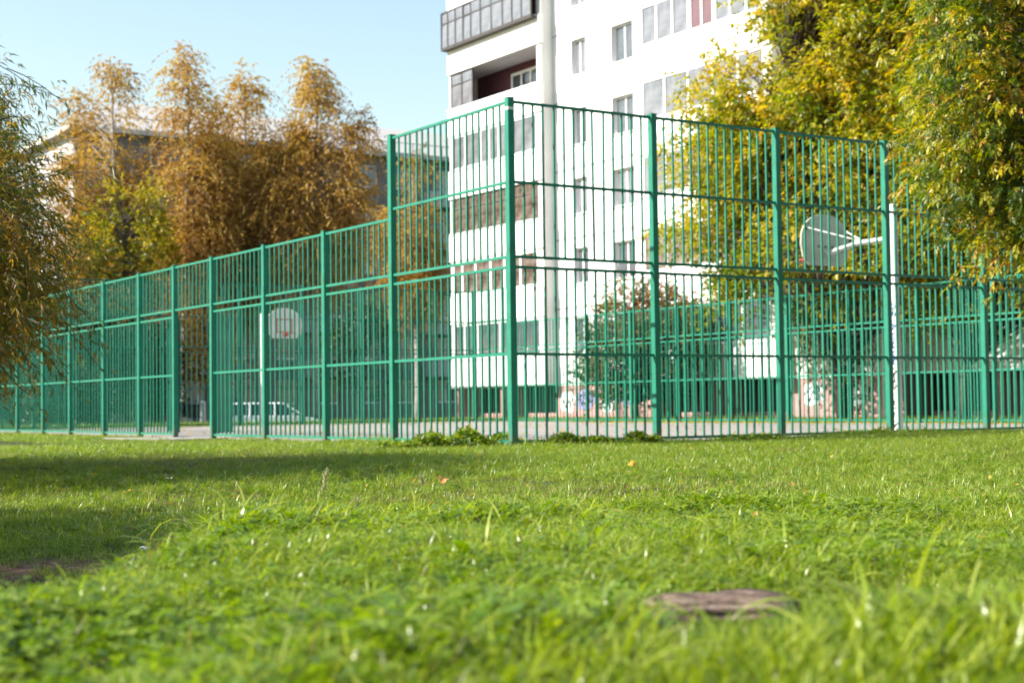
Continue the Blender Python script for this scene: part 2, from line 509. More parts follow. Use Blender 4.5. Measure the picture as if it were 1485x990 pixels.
HT, HL = Z_TALL + 0.05, Z_LOW + 0.05
lp = [t * S for t in (0, 2.86, 4.86, 6.95, 9.05, 10.77, 12.54, 14.56, 16.7, 18.6, 20.6, 22.5, 24.4, 26.2)]
lk = ['tall', 'low', 'low', 'low', 'gate'] + ['low'] * 7 + ['tall']
ln = [17, 11, 11, 11, 9, 9, 11, 11, 11, 11, 11, 11, 11]
lh = [HT, HT] + [HL] * 10 + [HT, HT]
left_fence = fence('long left side of the green bar fence with the open gateway', tuple(CORNER), ANG_L, lp, lk, ln, lh, M['fence'], 0.105, stuff_from=10, corner_last=False)
# tape round the corner post head
mb = MB()
mb.box((0, 0, HT - 0.155), (0.0545, 0.0545, 0.02))
mb.build('tape', M['white_tag'], left_fence)
rp_ = [t * S for t in (0, 2.1, 4.14, 6.13, 8.08, 10.05, 12.0, 13.8, 15.5)]
fence('tall right side of the green bar fence facing the lawn', tuple(CORNER), ANG_R, rp_, ['tall'] * 8, [13, 13, 12, 13, 12, 12, 12, 12], [HT] * 9, M['fence'], 0.1, corner_first=False)
fe = court(WID, 0)
fp = [LEN * i / 13 for i in range(14)]
fence('far side of the green bar fence in front of the white tower', tuple(fe), ANG_L, fp, ['tall'] + ['low'] * 11 + ['tall'], [11] * 13, [HT, HT] + [HL] * 10 + [HT, HT], M['fence'], 0.1, corner_first=False)
ee = court(0, LEN)
ep = [WID * i / 8 for i in range(9)]
fence('tall end of the green bar fence behind the distant hoop', tuple(ee), ANG_R, ep, ['tall'] * 8, [11] * 8, [HT] * 9, M['fence_dark'], 0.1, corner_last=False)

def gate(label, loc, ang, width):
    root = thing('gate', label, 'gate', loc, ang, 'gate leaves of the court')
    m = M['fence_dark']
    h = Z_G0 + 0.01
    for x in (0.025, width - 0.025):
        obj('upright', vbar(h - 0.13, 0.05, m, 'upright'), root, (x, 0, 0.12))
    for z in (0.145, Z_MID, h - 0.02):
        obj('rail', hbar(width - 0.1, 0.04, 0.04, m), root, (0.05, 0, z))
    nb = int(width / 0.085)
    for i in range(nb):
        obj('bar', vbar(h - 0.2, 0.026, m, 'bar'), root, (0.05 + (width - 0.1) * (i + 1) / (nb + 1), 0, 0.145))
    for z in (0.5, 2.1):
        obj('hinge', vbar(0.14, 0.035, M['rust'], 'hinge'), root, (-0.012, 0.0, z))
    obj('latch', hbar(0.16, 0.02, 0.05, M['rust'], 'latch'), root, (width - 0.15, -0.035, 1.15))
p = CORNER + DL * (gate_b + 0.02) + DR * 0.09
gate('gate leaf folded back against the fence left of the gateway', tuple(p), ANG_L - R(7), 1.02)
p = CORNER + DL * (gate_a - 0.02) + DR * 0.09
gate('gate leaf swung inwards at the right of the gateway', tuple(p), R(84), 1.02)

# ------------------------------------------------------------------ basketball hoops
def hoop(label, base, zc, ztop, arm_len, face_ang, front_to_view, lean=0.0):
    """local +x points from the pole to the board"""
    root = thing('basketball_hoop', label, 'basketball hoop', base, face_ang, 'basketball hoops of the court')
    mb = MB()
    mb.v = []
    w0, w1 = 0.075, 0.055
    for z, w in ((-0.2, w0), (ztop, w1)):
        for sx, sy in ((-1, -1), (1, -1), (1, 1), (-1, 1)):
            mb.v.append((sx * w + lean * z, sy * w, z))
    mb.f = [(0, 1, 5, 4), (1, 2, 6, 5), (2, 3, 7, 6), (3, 0, 4, 7), (4, 5, 6, 7), (3, 2, 1, 0)]
    mb.build('pole', M['pole'], root, bevel=0.012)
    ax = arm_len
    arm = MB(); za = zc - 0.12
    arm.tube([(0.07, 0, za - 0.02), (ax * 0.55, 0, za - 0.03), (ax - 0.03, 0, za - 0.16)], 0.05, 4)
    arm.build('arm', M['pole'], root)
    br = MB()
    for sy in (-1, 1):
        br.tube([(ax * 0.45, sy * 0.03, za), (ax - 0.02, sy * 0.48, zc + 0.22)], 0.014, 6)
    br.build('brace', M['pole'], root)
    # fan shaped board: flat foot, round head
    W, H = 1.30, 1.02
    poly = [(-0.44, -H / 2), (0.44, -H / 2), (0.60, -H / 2 + 0.16), (0.65, -0.10), (0.635, 0.08)]
    for k in range(1, 12):
        a = math.pi * k / 12
        poly.append((0.62 * math.cos(a), 0.08 + (H / 2 - 0.08) * math.sin(a)))
    poly += [(-0.635, 0.08), (-0.65, -0.10), (-0.60, -H / 2 + 0.16)]
    b = MB(); n = len(poly)
    b.v = [(ax, y, zc + z) for (y, z) in poly] + [(ax + 0.03, y, zc + z) for (y, z) in poly]
    b.f = [tuple(range(n))[::-1], tuple(range(n, 2 * n))] + [(k, (k + 1) % n, n + (k + 1) % n, n + k) for k in range(n)]
    M.setdefault('red_faded', noisy('faded_red', [(0.3, (0.46, 0.16, 0.14)), (0.7, (0.58, 0.26, 0.23))], 6, 0.6))
    bo = b.build('backboard', M['board'], root)
    bo.data.materials.append(M['board_f'])
    bo.data.polygons[1].material_index = 1
    f = MB(); xf = ax + 0.033
    def bar(y0, y1, z0, z1): f.span(xf - 0.002, xf + 0.002, y0, y1, zc + z0, zc + z1)
    bar(-0.29, 0.29, 0.10, 0.15); bar(-0.29, 0.29, -0.33, -0.28); bar(-0.29, -0.24, -0.28, 0.10); bar(0.24, 0.29, -0.28, 0.10)
    f.build('target_square', M['red_faded'], bo)
    ring = MB()
    pts = [(ax + 0.40 + 0.225 * math.cos(t), 0.225 * math.sin(t), zc - 0.36) for t in np.linspace(0, 2 * math.pi, 19)]
    ring.tube(pts, 0.012, 6, cap=False)
    ring.span(ax + 0.036, ax + 0.19, -0.06, 0.06, zc - 0.44, zc - 0.35)
    ring.build('rim', M['red'], root)
    for (y, z) in ((-0.5, 0.2), (0.5, 0.2), (-0.18, -0.14), (0.0, -0.14), (0.18, -0.14), (-0.1, -0.36), (0.1, -0.36), (0.46, 0.3), (-0.46, -0.2)):
        obj('bolt', vbar(0.045, 0.03, M['bolt'], 'bolt'), root, (ax - 0.006, y, zc + z - 0.02))
    return root
pb = court(WID / 2, 1.39 * S)
h1 = hoop('near basketball hoop seen from behind on a pale pole tagged with graffiti', tuple(pb), 3.80, 4.30, 1.8, ANG_L, False)
def scribble(name, mat, parent, pts, r=0.012):
    mb = MB(); mb.tube(pts, r, 4); return mb.build(name, mat, parent)
rs = random.Random(3)
yy = 0.078
for k in range(15):        # tall spray tag running up the lit face of the pole, illegible strokes
    z0 = 0.16 + k * 0.088
    pts = [(rs.uniform(-0.07, 0.07), yy, z0 + rs.uniform(-0.05, 0.06)) for _ in range(4)]
    scribble('spray_tag', M['ink_k'] if k < 12 else M['ink_b'], h1, pts)
for k in range(12):
    z0 = 1.45 + k * 0.085
    pts = [(rs.uniform(-0.065, 0.065), yy - 0.005, z0 + rs.uniform(-0.05, 0.07)) for _ in range(5)]
    scribble('spray_tag', M['ink_b'], h1, pts)
pb = court(WID / 2, 24.65 * S)
h2 = hoop('distant basketball hoop with red square on its white board', tuple(pb), 3.46, 3.88, 1.8, ANG_L + math.pi, True)

# ------------------------------------------------------------------ white tower block
# local x runs along the facade towards the camera side (u), local y goes into the building
TU = Vector((0.543, -0.84, 0)).normalized()
tower_org = Vector((-2.75, 71.0, 0))
tower = thing('apartment_tower', 'tall white apartment tower with loggias behind the fence corner', 'building', tuple(tower_org), math.atan2(TU.y, TU.x))
# local +y = rotate TU by +90 = (0.84,0.543): into the building
PITCH, ZB, PAR = 2.86, 1.43, 1.22
NF = 9
E = 0.6
LD = 1.35
END = 46.0
LOG = [(0.0, 7.56), (14.2, 21.6), (26.8, 34.2), (39.5, 46.0)]
REC = [(7.56, 14.2), (21.6, 26.8), (34.2, 39.5)]
ZTOP = ZB + NF * PITCH
def sec_wall(name, mat, x0, x1, y0, y1, z0, z1, par=tower, bev=0):
    return MB().span(x0, x1, y0, y1, z0, z1).build(name, mat, par, bevel=bev)
def wall_with_holes(name, mat, x0, x1, ya, yb, z0, z1, holes, par):
    """wall slab with rectangular openings"""
    mb = MB()
    xs = sorted(set([x0, x1] + [h[0] for h in holes] + [h[1] for h in holes]))
    zs = sorted(set([z0, z1] + [h[2] for h in holes] + [h[3] for h in holes]))
    for i in range(len(xs) - 1):
        run = None
        for j in range(len(zs) - 1):
            cx, cz = (xs[i] + xs[i + 1]) / 2, (zs[j] + zs[j + 1]) / 2
            if any(h[0] < cx < h[1] and h[2] < cz < h[3] for h in holes):
                if run is not None: mb.span(xs[i], xs[i + 1], ya, yb, run, zs[j]); run = None
            elif run is None: run = zs[j]
        if run is not None: mb.span(xs[i], xs[i + 1], ya, yb, run, zs[-1])
    return mb.build(name, mat, par)
_win = {}
def window(par, x, z, w, h, y, gl='glass', fr='frame_w', mull=(0.5,), hbar_at=None, name='window', fw=0.07):
    """x,z lower left, y outer face of the frame"""
    key = (round(w, 3), round(h, 3), gl, fr, mull, hbar_at, fw)
    if key not in _win:
        a = MB()
        d = 0.06
        a.span(0, w, 0, d, 0, fw); a.span(0, w, 0, d, h - fw, h)
        a.span(0, fw, 0.001, d - 0.001, fw, h - fw); a.span(w - fw, w, 0.001, d - 0.001, fw, h - fw)
        xs = [0] + [w * m for m in mull] + [w]
        for m in mull: a.span(w * m - fw / 2, w * m + fw / 2, 0.001, d - 0.001, fw, h - fw)
        if hbar_at:
            a.span(fw, w - fw, 0.003, d - 0.003, h * hbar_at - fw * 0.4, h * hbar_at + fw * 0.4)
        panes = []
        for k in range(len(xs) - 1):
            p0, p1 = xs[k] + fw * 0.4, xs[k + 1] - fw * 0.4
            panes.append((p0, MB().span(0, p1 - p0, 0, 0.012, 0, h - fw).mesh('pane', M[gl])))
        _win[key] = (a.mesh('window', M[fr]), panes)
    fm, panes = _win[key]
    f = obj(name, fm, par, (x, y, z))
    for p0, pm in panes:
        q = obj('pane', pm, f, (p0, 0.03, fw * 0.5))
        q.rotation_euler = (random.uniform(-0.012, 0.012), 0, random.uniform(-0.02, 0.02))
    return f

rw = random.Random(11)
for ri, (x0, x1) in enumerate(REC):
    holes = []
    L = x1 - x0
    wins = [(x0 + 1.36, 1.0), (x0 + 4.12, 1.38)] if ri == 0 else [(x0 + 0.8, 1.1), (x0 + 3.0, 1.3)]
    for k in range(NF):
        z = ZB + PITCH * k + PAR + 0.02
        for (wx, ww) in wins: holes.append((wx, wx + ww, z, z + 1.48))
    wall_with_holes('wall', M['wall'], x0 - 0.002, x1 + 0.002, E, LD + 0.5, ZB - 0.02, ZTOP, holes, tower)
    for h in holes:
        k = int((h[2] - ZB) / PITCH)
        window(tower, h[0], h[2], h[1] - h[0], h[3] - h[2], E + 0.16, rw.choice(['glass', 'glass', 'glass_curtain']), 'frame_w', (0.42,) if h[1] - h[0] < 1.2 else (0.5,))
        MB().span(h[0] - 0.05, h[1] + 0.05, E - 0.06, E + 0.158, h[2] - 0.03, h[2] + 0.004).build('sill', M['frame_w'], tower)
    # joints between wall panels, one per floor
    for k in range(1, NF):
        sec_wall('panel_joint', M['seam'], x0, x1, E - 0.004, E + 0.01, ZB + PITCH * k + 0.27, ZB + PITCH * k + 0.315)
    # plinth of the recessed part
    sec_wall('plinth', M['pink'], x0 + 0.01, x1 - 0.01, E + 0.03, LD + 0.4, -0.5, ZB - 0.03)
# spray painted patches on the plinth
gr = MB()
def blob(mb, cx, cz, rx, rz, y):
    b = len(mb.v); n = 14; rr = random.Random(int(cx * 100))
    for k in range(n):
        a = 6.283 * k / n; q = rr.uniform(0.75, 1.2)
        mb.v.append((cx + math.cos(a) * rx * q, y, cz + math.sin(a) * rz * q))
    mb.f.append(tuple(b + k for k in range(n)))
for (cx, cz, rx, rz, m) in ((8.3, 0.75, 0.55, 0.45, 'ink_w'), (9.6, 0.8, 0.7, 0.4, 'ink_v'), (11.0, 0.6, 0.45, 0.3, 'ink_w'), (12.3, 0.9, 0.5, 0.35, 'ink_v'), (22.6, 0.9, 0.5, 0.4, 'ink_w'), (24.6, 0.85, 0.45, 0.42, 'ink_w')):
    g = MB(); blob(g, cx, cz, rx, rz, E + 0.026); g.build('spray_paint', M[m], tower)
for (cx, cz) in ((8.35, 0.7), (9.5, 0.8), (11.05, 0.62), (22.7, 0.85)):
    pts = [(cx - 0.45 + 0.12 * k, E + 0.02, cz + 0.22 * math.sin(k * 2.3)) for k in range(9)]
    scribble('spray_stroke', M['ink_k'], tower, pts, 0.025)

for li, (x0, x1) in enumerate(LOG):
    pier = 0.36
    # back wall, floor slabs, piers
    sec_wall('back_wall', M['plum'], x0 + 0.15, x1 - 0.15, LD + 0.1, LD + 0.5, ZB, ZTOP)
    sec_wall('pier', M['wall'], x1 - pier, x1, 0.02, LD + 0.1, ZB + 0.02, ZTOP)
    sec_wall('pier', M['wall'], x0, x0 + 0.16, 0.02, LD + 0.1, ZB + 0.02, ZTOP)
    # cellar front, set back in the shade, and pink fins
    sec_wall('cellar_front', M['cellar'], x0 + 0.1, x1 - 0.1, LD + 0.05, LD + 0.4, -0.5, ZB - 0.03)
    for fx in (x0 + 0.05, x0 + (x1 - x0) * 0.52):
        sec_wall('cellar_fin', M['pink'], fx, fx + 0.3, 0.12, LD + 0.03, -0.5, ZB - 0.025)
    sec_wall('cellar_curb', M['pink'], x0 + 0.36 + 0.3, x1 - 0.3, LD - 0.25, LD - 0.05, -0.5, 0.28)
    for k in range(NF):
        zb = ZB + PITCH * k
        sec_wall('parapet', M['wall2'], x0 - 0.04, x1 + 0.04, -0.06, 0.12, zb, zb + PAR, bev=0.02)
        sec_wall('slab', M['wall'], x0 + 0.17, x1 - pier - 0.01, 0.125, LD + 0.095, zb, zb + 0.18)
        sec_wall('coping', M['frame_w'], x0 - 0.06, x1 - pier + 0.02, -0.09, 0.15, zb + PAR + 0.002, zb + PAR + 0.05)
        z0 = zb + PAR + 0.055; h = PITCH - PAR - 0.058
        a, b = x0 + 0.16, x1 - pier
        W = b - a
        if li == 0:
            if k == 0: window(tower, a, z0, W, h, 0.0, 'glass', 'frame_w', (0.14, 0.3, 0.43, 0.56, 0.72, 0.86), name='loggia_glazing', fw=0.09)
            elif k == 1: window(tower, a, z0, W, h, 0.0, 'glass_brown', 'frame_w', (0.12, 0.28, 0.46, 0.62, 0.8), name='loggia_glazing', fw=0.13)
            elif k == 2: window(tower, a, z0, W, h, 0.0, 'glass_brown', 'frame_d', (0.1, 0.2, 0.32, 0.46, 0.58, 0.7, 0.84), 0.68, name='loggia_glazing', fw=0.05)
            elif k == 3: window(tower, a, z0, W, h, 0.0, 'glass_curtain', 'frame_w', (0.17, 0.36, 0.46, 0.57, 0.74), name='loggia_glazing', fw=0.09)
            elif k == 4:
                window(tower, a, z0, W * 0.27, h, 0.0, 'glass_curtain', 'frame_d', (0.5,), 0.68, name='loggia_glazing', fw=0.05)
                window(tower, a + W * 0.42, z0 - 0.3, 2.3, h - 0.05, LD + 0.03, 'glass', 'frame_w', (0.36, 0.68), name='balcony_window', fw=0.13)
            elif k == 5:
                window(tower, x0 - 0.1, z0 - 0.1, x1 - x0 - 0.1, h + 0.1, -0.35, 'glass_curtain', 'frame_d', (0.08, 0.17, 0.26, 0.35, 0.46, 0.58, 0.7, 0.8, 0.9), 0.68, name='loggia_glazing', fw=0.06)
                window_side = MB()
                for zz in (z0 - 0.06, z0 + h * 0.68, z0 + h - 0.04): window_side.span(x0 - 0.1, x0 - 0.06, -0.288, -0.065, zz - 0.025, zz + 0.025)
                window_side.span(x0 - 0.1, x1 - 0.2, -0.345, -0.065, z0 - 0.17, z0 - 0.105)
                window_side.build('cage_base', M['frame_d'], tower)
            else: window(tower, a, z0, W, h, 0.0, 'glass_curtain', 'frame_w', (0.25, 0.5, 0.75), name='loggia_glazing')
        else:
            gl = rw.choice(['glass_curtain', 'glass_curtain', 'glass', 'glass_brown'])
            if li == 1 and k == 4:
                window(tower, a, z0, W * 0.42, h, 0.0, 'glass_curtain', 'frame_w', (0.33, 0.66), name='loggia_glazing', fw=0.1)
                window(tower, a + W * 0.42 + 0.01, z0, W * 0.2, h, 0.0, 'glass_plum', 'frame_w', (0.5,), name='loggia_glazing', fw=0.1)
                window(tower, a + W * 0.62 + 0.02, z0, W * 0.38 - 0.02, h, 0.0, 'glass_curtain', 'frame_w', (0.33, 0.66), name='loggia_glazing', fw=0.1)
            elif li == 1 and k == 3:
                window(tower, a, z0, W, h, 0.0, 'glass_curtain', 'frame_w', (0.2, 0.4, 0.6, 0.8), name='loggia_glazing', fw=0.1)
            else:
                window(tower, a, z0, W, h, 0.0, gl, 'frame_w', (0.2, 0.4, 0.6, 0.8), name='loggia_glazing', fw=0.08)
sec_wall('body', M['wall'], 0.02, END - 0.02, LD + 0.52, 13.0, -0.5, ZTOP - 0.01)
sec_wall('roof', M['seam'], -0.2, END + 0.2, -0.3, 13.2, ZTOP, ZTOP + 0.5)

# ------------------------------------------------------------------ grey house behind the birches
hp = Vector((-26.2, 93.6, LOT))
house = thing('apartment_house', 'grey five storey house with pale roof behind the golden birches', 'building', tuple(hp), ANG_R)
HLEN, HEAVE, HP = 46.0, 18.1, 2.9
# local x along the facade to the right, local y into the house
holes = []
for k in range(6):
    z = 1.5 + HP * k
    for j in range(15):
        x = 1.0 + j * 3.0
        holes.append((x, x + 1.6, z, z + 1.55))
wall_with_holes('wall', M['house'], 0, HLEN, 0, 0.4, -0.5, HEAVE, holes, house)
MB().span(0.01, HLEN - 0.01, 0.41, 12, -0.5, HEAVE - 0.01).build('body', M['house_w'], house)
for h in holes:
    window(house, h[0], h[2], h[1] - h[0], h[3] - h[2], 0.2, rw.choice(['glass', 'glass', 'glass_curtain']), 'frame_w', (0.5,), fw=0.09)
for j in range(2, 15, 3):
    for k in range(1, 6):
        z = 1.5 + HP * k - 1.15
        MB().span(1.0 + j * 3.0 - 1.0, 1.0 + j * 3.0 + 2.4, -1.1, -0.004, z, z + 1.05).build('balcony', M['house_w'], house)
rfm = MB()
rfm.v = [(-0.6, -0.7, HEAVE), (HLEN + 0.6, -0.7, HEAVE), (HLEN + 0.6, 12.7, HEAVE), (-0.6, 12.7, HEAVE), (4.5, 6, HEAVE + 3.2), (HLEN - 4.5, 6, HEAVE + 3.2),
         (-0.6, -0.7, HEAVE + 0.3), (HLEN + 0.6, -0.7, HEAVE + 0.3), (HLEN + 0.6, 12.7, HEAVE + 0.3), (-0.6, 12.7, HEAVE + 0.3)]
rfm.f = [(3, 2, 1, 0), (0, 1, 7, 6), (1, 2, 8, 7), (2, 3, 9, 8), (3, 0, 6, 9), (6, 7, 5, 4), (7, 8, 5), (8, 9, 4, 5), (9, 6, 4)]
roof = rfm.build('roof', M['roof'], house)
for x in (40.0,):
    MB().span(x, x + 0.9, 4.4, 5.1, HEAVE + 2.0, HEAVE + 4.0).build('chimney', M['house'], roof)
rl = MB()
for x in np.arange(0, HLEN + 0.1, 2.3): rl.tube([(x, -0.55, HEAVE + 0.3), (x, -0.55, HEAVE + 1.0)], 0.025, 4)
rl.tube([(0, -0.55, HEAVE + 1.0), (HLEN, -0.55, HEAVE + 1.0)], 0.025, 4)
rl.build('roof_railing', M['cellar'], roof)

# ------------------------------------------------------------------ cars
def car(label, loc, rz, paint, group):
    root = thing('parked_car', label, 'car', loc, rz, group)
    # sections along x: rear -2.2 .. front 2.2 : (x, half width, z belt)
    prof = [(-2.18, 0.74, 0.42, 0.70), (-2.12, 0.80, 0.30, 0.92), (-1.6, 0.86, 0.22, 0.95), (0.0, 0.88, 0.20, 0.93), (0.95, 0.87, 0.22, 0.92), (1.6, 0.84, 0.24, 0.80), (2.05, 0.76, 0.30, 0.66), (2.2, 0.62, 0.38, 0.55)]
    b = MB()
    for (x, w, z0, z1) in prof:
        b.v += [(x, -w * 0.94, z0), (x, -w, (z0 + z1) / 2), (x, -w * 0.93, z1), (x, w * 0.93, z1), (x, w, (z0 + z1) / 2), (x, w * 0.94, z0)]
    n = 6
    for i in range(len(prof) - 1):
        for k in range(n):
            k2 = (k + 1) % n
            b.f.append((i * n + k, i * n + k2, (i + 1) * n + k2, (i + 1) * n + k))
    b.f.append(tuple(range(n))); b.f.append(tuple((len(prof) - 1) * n + k for k in range(n))[::-1])
    bo = b.build('body', paint, root, smooth=False, bevel=0.03)
    # roof and glasshouse
    def gh(x0, x1, xt0, xt1, z0, z1, w0, w1, name, mat):
        g = MB()
        g.v = [(x0, -w0, z0), (x1, -w0, z0), (x1, w0, z0), (x0, w0, z0), (xt0, -w1, z1), (xt1, -w1, z1), (xt1, w1, z1), (xt0, w1, z1)]
        g.f = [(3, 2, 1, 0), (0, 1, 5, 4), (1, 2, 6, 5), (2, 3, 7, 6), (3, 0, 4, 7), (4, 5, 6, 7)]
        return g.build(name, mat, root, bevel=0.02)
    gh(-2.05, 1.15, -1.75, 0.35, 0.90, 1.42, 0.80, 0.63, 'glasshouse', M['car_glass'])
    gh(-1.80, 0.45, -1.68, 0.25, 1.405, 1.47, 0.66, 0.58, 'roof', paint)
    for sy in (-1, 1):
        for (xa, xb) in ((-2.07, -1.78), (-1.0, -0.99), (0.02, 0.03), (1.17, 0.38)):
            MB().tube([(xa, sy * 0.805, 0.91), (xb, sy * 0.64, 1.42)], 0.04, 4).build('pillar', paint, root)
        MB().span(-2.2, -2.06, sy * 0.62, sy * 0.80, 0.70, 1.02).build('taillight', M['lamp_red'], root)
        MB().span(1.98, 2.12, sy * 0.50, sy * 0.72, 0.56, 0.68).build('headlight', M['lamp_clear'], root)
        MB().span(0.62, 0.78, sy * 0.86, sy * 1.02, 0.93, 1.05).build('mirror', paint, root)
        for x in (-1.35, 1.38):
            t = MB().tube([(x, sy * 0.68, 0.32), (x, sy * 0.885, 0.32)], 0.32, 20).build('wheel', M['tyre'], root)
            MB().tube([(x, sy * 0.80, 0.32), (x, sy * 0.892, 0.32)], 0.20, 12).build('rim', M['rim'], t)
    MB().span(-2.24, -2.12, -0.78, 0.78, 0.34, 0.52).build('bumper', paint, root)
    return root
car('white estate car parked behind the distant hoop', (-9.9, 64.6, LOT + 0.02), R(12), M['car_w'], 'cars parked behind the court')
car('grey car parked in the shade seen through the gateway', (-13.8, 68.5, LOT + 0.02), R(-60), M['car_g'], 'cars parked behind the court')
b = MB(); b.tube([(0, 0, -0.2), (0, 0, 1.5)], [0.14, 0.11], 10); b.tube([(0, 0, 1.5), (0, 0, 1.58)], [0.13, 0.06], 10)
tag(b.build('bollard', M['house_w']), 'pale concrete bollard standing by the grey car beyond the gateway', 'bollard').location = (-12.5, 63.0, LOT)

# ------------------------------------------------------------------ trees
def unit(n):
    return nrm(rng.normal(size=(n, 3)))

def tree(name, label, base, height, centers, trunk_r, bark, leafm, leaf, group=None, cat='tree', twigs_per=10, leaves_per=14,
         twig_len=0.6, droop=0.0, out=0.6, trunk_top=0.85, lean=(0, 0), limb_r=0.05, tint_spread=0.35, spread=0.4, width=0.4, compound=False,
         twig_tubes=0, trunk_name='trunk', shape=0.42, hang=0.25, keep=None, tint_top=0.0, limb_arch=0.25, samara=None):
    base = np.array(base, dtype=float)
    root = thing(name, label, cat, tuple(base), 0, group)
    # trunk
    tb = MB()
    nseg = 9
    ts = np.linspace(0, 1, nseg)
    tp = np.stack([lean[0] * ts + 0.10 * np.sin(ts * 4 + base[0]) * height * 0.06, lean[1] * ts + 0.1 * np.cos(ts * 3.3 + base[1]) * height * 0.06 - 0.1 * math.cos(base[1]) * height * 0.06, ts * height * trunk_top], 1)
    tp[:, 0] -= tp[0, 0]
    tr = trunk_r * (1 - 0.85 * ts) + 0.01
    tr[0] *= 1.35
    tp[0, 2] = -0.3
    tb.tube([tuple(q) for q in tp], list(tr), 9)
    tb.build(trunk_name, bark, root, smooth=True)
    C = np.asarray(centers, dtype=float) - base
    lb = MB()
    for c in C:
        hz = max(0.12 * height, min(c[2] - np.hypot(c[0], c[1]) * random.uniform(0.35, 0.9), height * trunk_top * 0.97))
        f = np.clip(hz / (height * trunk_top), 0.05, 0.97)
        a = np.array([np.interp(f, ts, tp[:, k]) for k in range(3)])
        mid = (a + c) / 2 + np.array([random.uniform(-.2, .2), random.uniform(-.2, .2), limb_arch * np.linalg.norm(c - a)])
        pts = [tuple((1 - t) ** 2 * a + 2 * t * (1 - t) * mid + t * t * c) for t in np.linspace(0, 1, 6)]
        r0 = min(limb_r * (0.4 + 0.25 * np.linalg.norm(c - a)), tr[min(int(f * 8), 8)] * 0.7 + 0.004)
        lb.tube(pts, list(np.linspace(r0, 0.005, 6)), 5, cap=False)
    lb.build('branches', bark, root, smooth=True)
    # twigs and leaves
    nC = len(C)
    nt = nC * twigs_per
    ci = np.repeat(np.arange(nC), twigs_per)
    start = C[ci] + rng.normal(size=(nt, 3)) * spread * 0.45
    axisd = C[ci] * np.array([1, 1, 0.0]); axisd = nrm(axisd + 1e-6)
    td = nrm(axisd * out + unit(nt) * 0.8 + np.array([0, 0, 0.15]))
    tl = twig_len * rng.uniform(0.5, 1.3, nt)
    ctint = np.clip(0.5 + rng.normal(size=nC) * tint_spread * 0.6, 0, 1)
    nl = nt * leaves_per
    ti = np.repeat(np.arange(nt), leaves_per)
    s = rng.uniform(0.08, 1.0, nl) * tl[ti]
    P = start[ti] + td[ti] * s[:, None]
    P[:, 2] -= droop * s * s
    tdir = td[ti].copy(); tdir[:, 2] -= 2 * droop * s; tdir = nrm(tdir)
    side = nrm(np.cross(tdir, unit(nl)))
    D = nrm(tdir * 0.7 + side * 0.75 + np.array([0, 0, -hang]))
    N = nrm(unit(nl) * 0.75 + np.array([0, 0, 0.9]))
    Lf = leaf * rng.uniform(0.65, 1.25, nl)
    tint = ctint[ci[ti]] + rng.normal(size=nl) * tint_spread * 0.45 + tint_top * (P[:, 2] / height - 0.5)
    if keep is not None:
        k = keep(P + base)
        P, D, N, Lf, tint = P[k], D[k], N[k], Lf[k], tint[k]
    if compound:
        nl = len(P)
        sd = nrm(np.cross(D, N))
        Ps, Ds, Ns, Ls, Tt = [], [], [], [], []
        stem = Lf * 1.5
        for (along, turn, sc) in ((1.0, 0, 1.0), (0.72, 0.95, 0.85), (0.72, -0.95, 0.85), (0.42, 1.05, 0.7), (0.42, -1.05, 0.7)):
            Ps.append(P + D * (stem * along)[:, None]); Ds.append(nrm(D + sd * turn + np.array([0, 0, -0.18]) + unit(nl) * 0.15)); Ns.append(nrm(N + unit(nl) * 0.35)); Ls.append(Lf * sc); Tt.append(tint + rng.normal(size=nl) * 0.05)
        P, D, N, Lf, tint = (np.concatenate(a) for a in (Ps, Ds, Ns, Ls, Tt))
    o = obj('crown', leaves_mesh('crown', P, D, N, Lf, Lf * width, tint, leafm, shape), root)
    tag(o, kind='stuff')
    if twig_tubes:
        tw = MB()
        for i in rng.choice(nt, min(twig_tubes, nt), replace=False):
            pts = []
            for t in np.linspace(0, 1, 5):
                q = start[i] + td[i] * tl[i] * t; q = q.copy(); q[2] -= droop * (tl[i] * t) ** 2
                pts.append(tuple(q))
            tw.tube(pts, [0.007, 0.006, 0.005, 0.004, 0.002], 3, cap=False)
        tag(tw.build('twigs', bark, root), kind='stuff')
    if samara is not None:
        m_, cnt = samara
        pick = rng.choice(nC, min(cnt, nC), replace=False)
        per = 70
        ci2 = np.repeat(pick, per)
        P = C[ci2] + rng.normal(size=(len(ci2), 3)) * np.array([0.10, 0.10, 0.17])
        D = nrm(np.array([0, 0, -1.0]) + unit(len(ci2)) * 0.5)
        o = obj('seed_clusters', leaves_mesh('seed_clusters', P, D, unit(len(ci2)), 0.045, 0.014, rng.uniform(0, 1, len(ci2)), m_), root)
        tag(o, kind='stuff')
    return root

def cloud(n, fn, lo, hi, shell=0.0):
    """n clump centres accepted by fn inside a box"""
    out = []
    lo = np.array(lo); hi = np.array(hi)
    tries = 0
    while len(out) < n and tries < 400000:
        p = lo + (hi - lo) * rng.random(3); tries += 1
        if fn(p): out.append(p)
    return np.array(out)

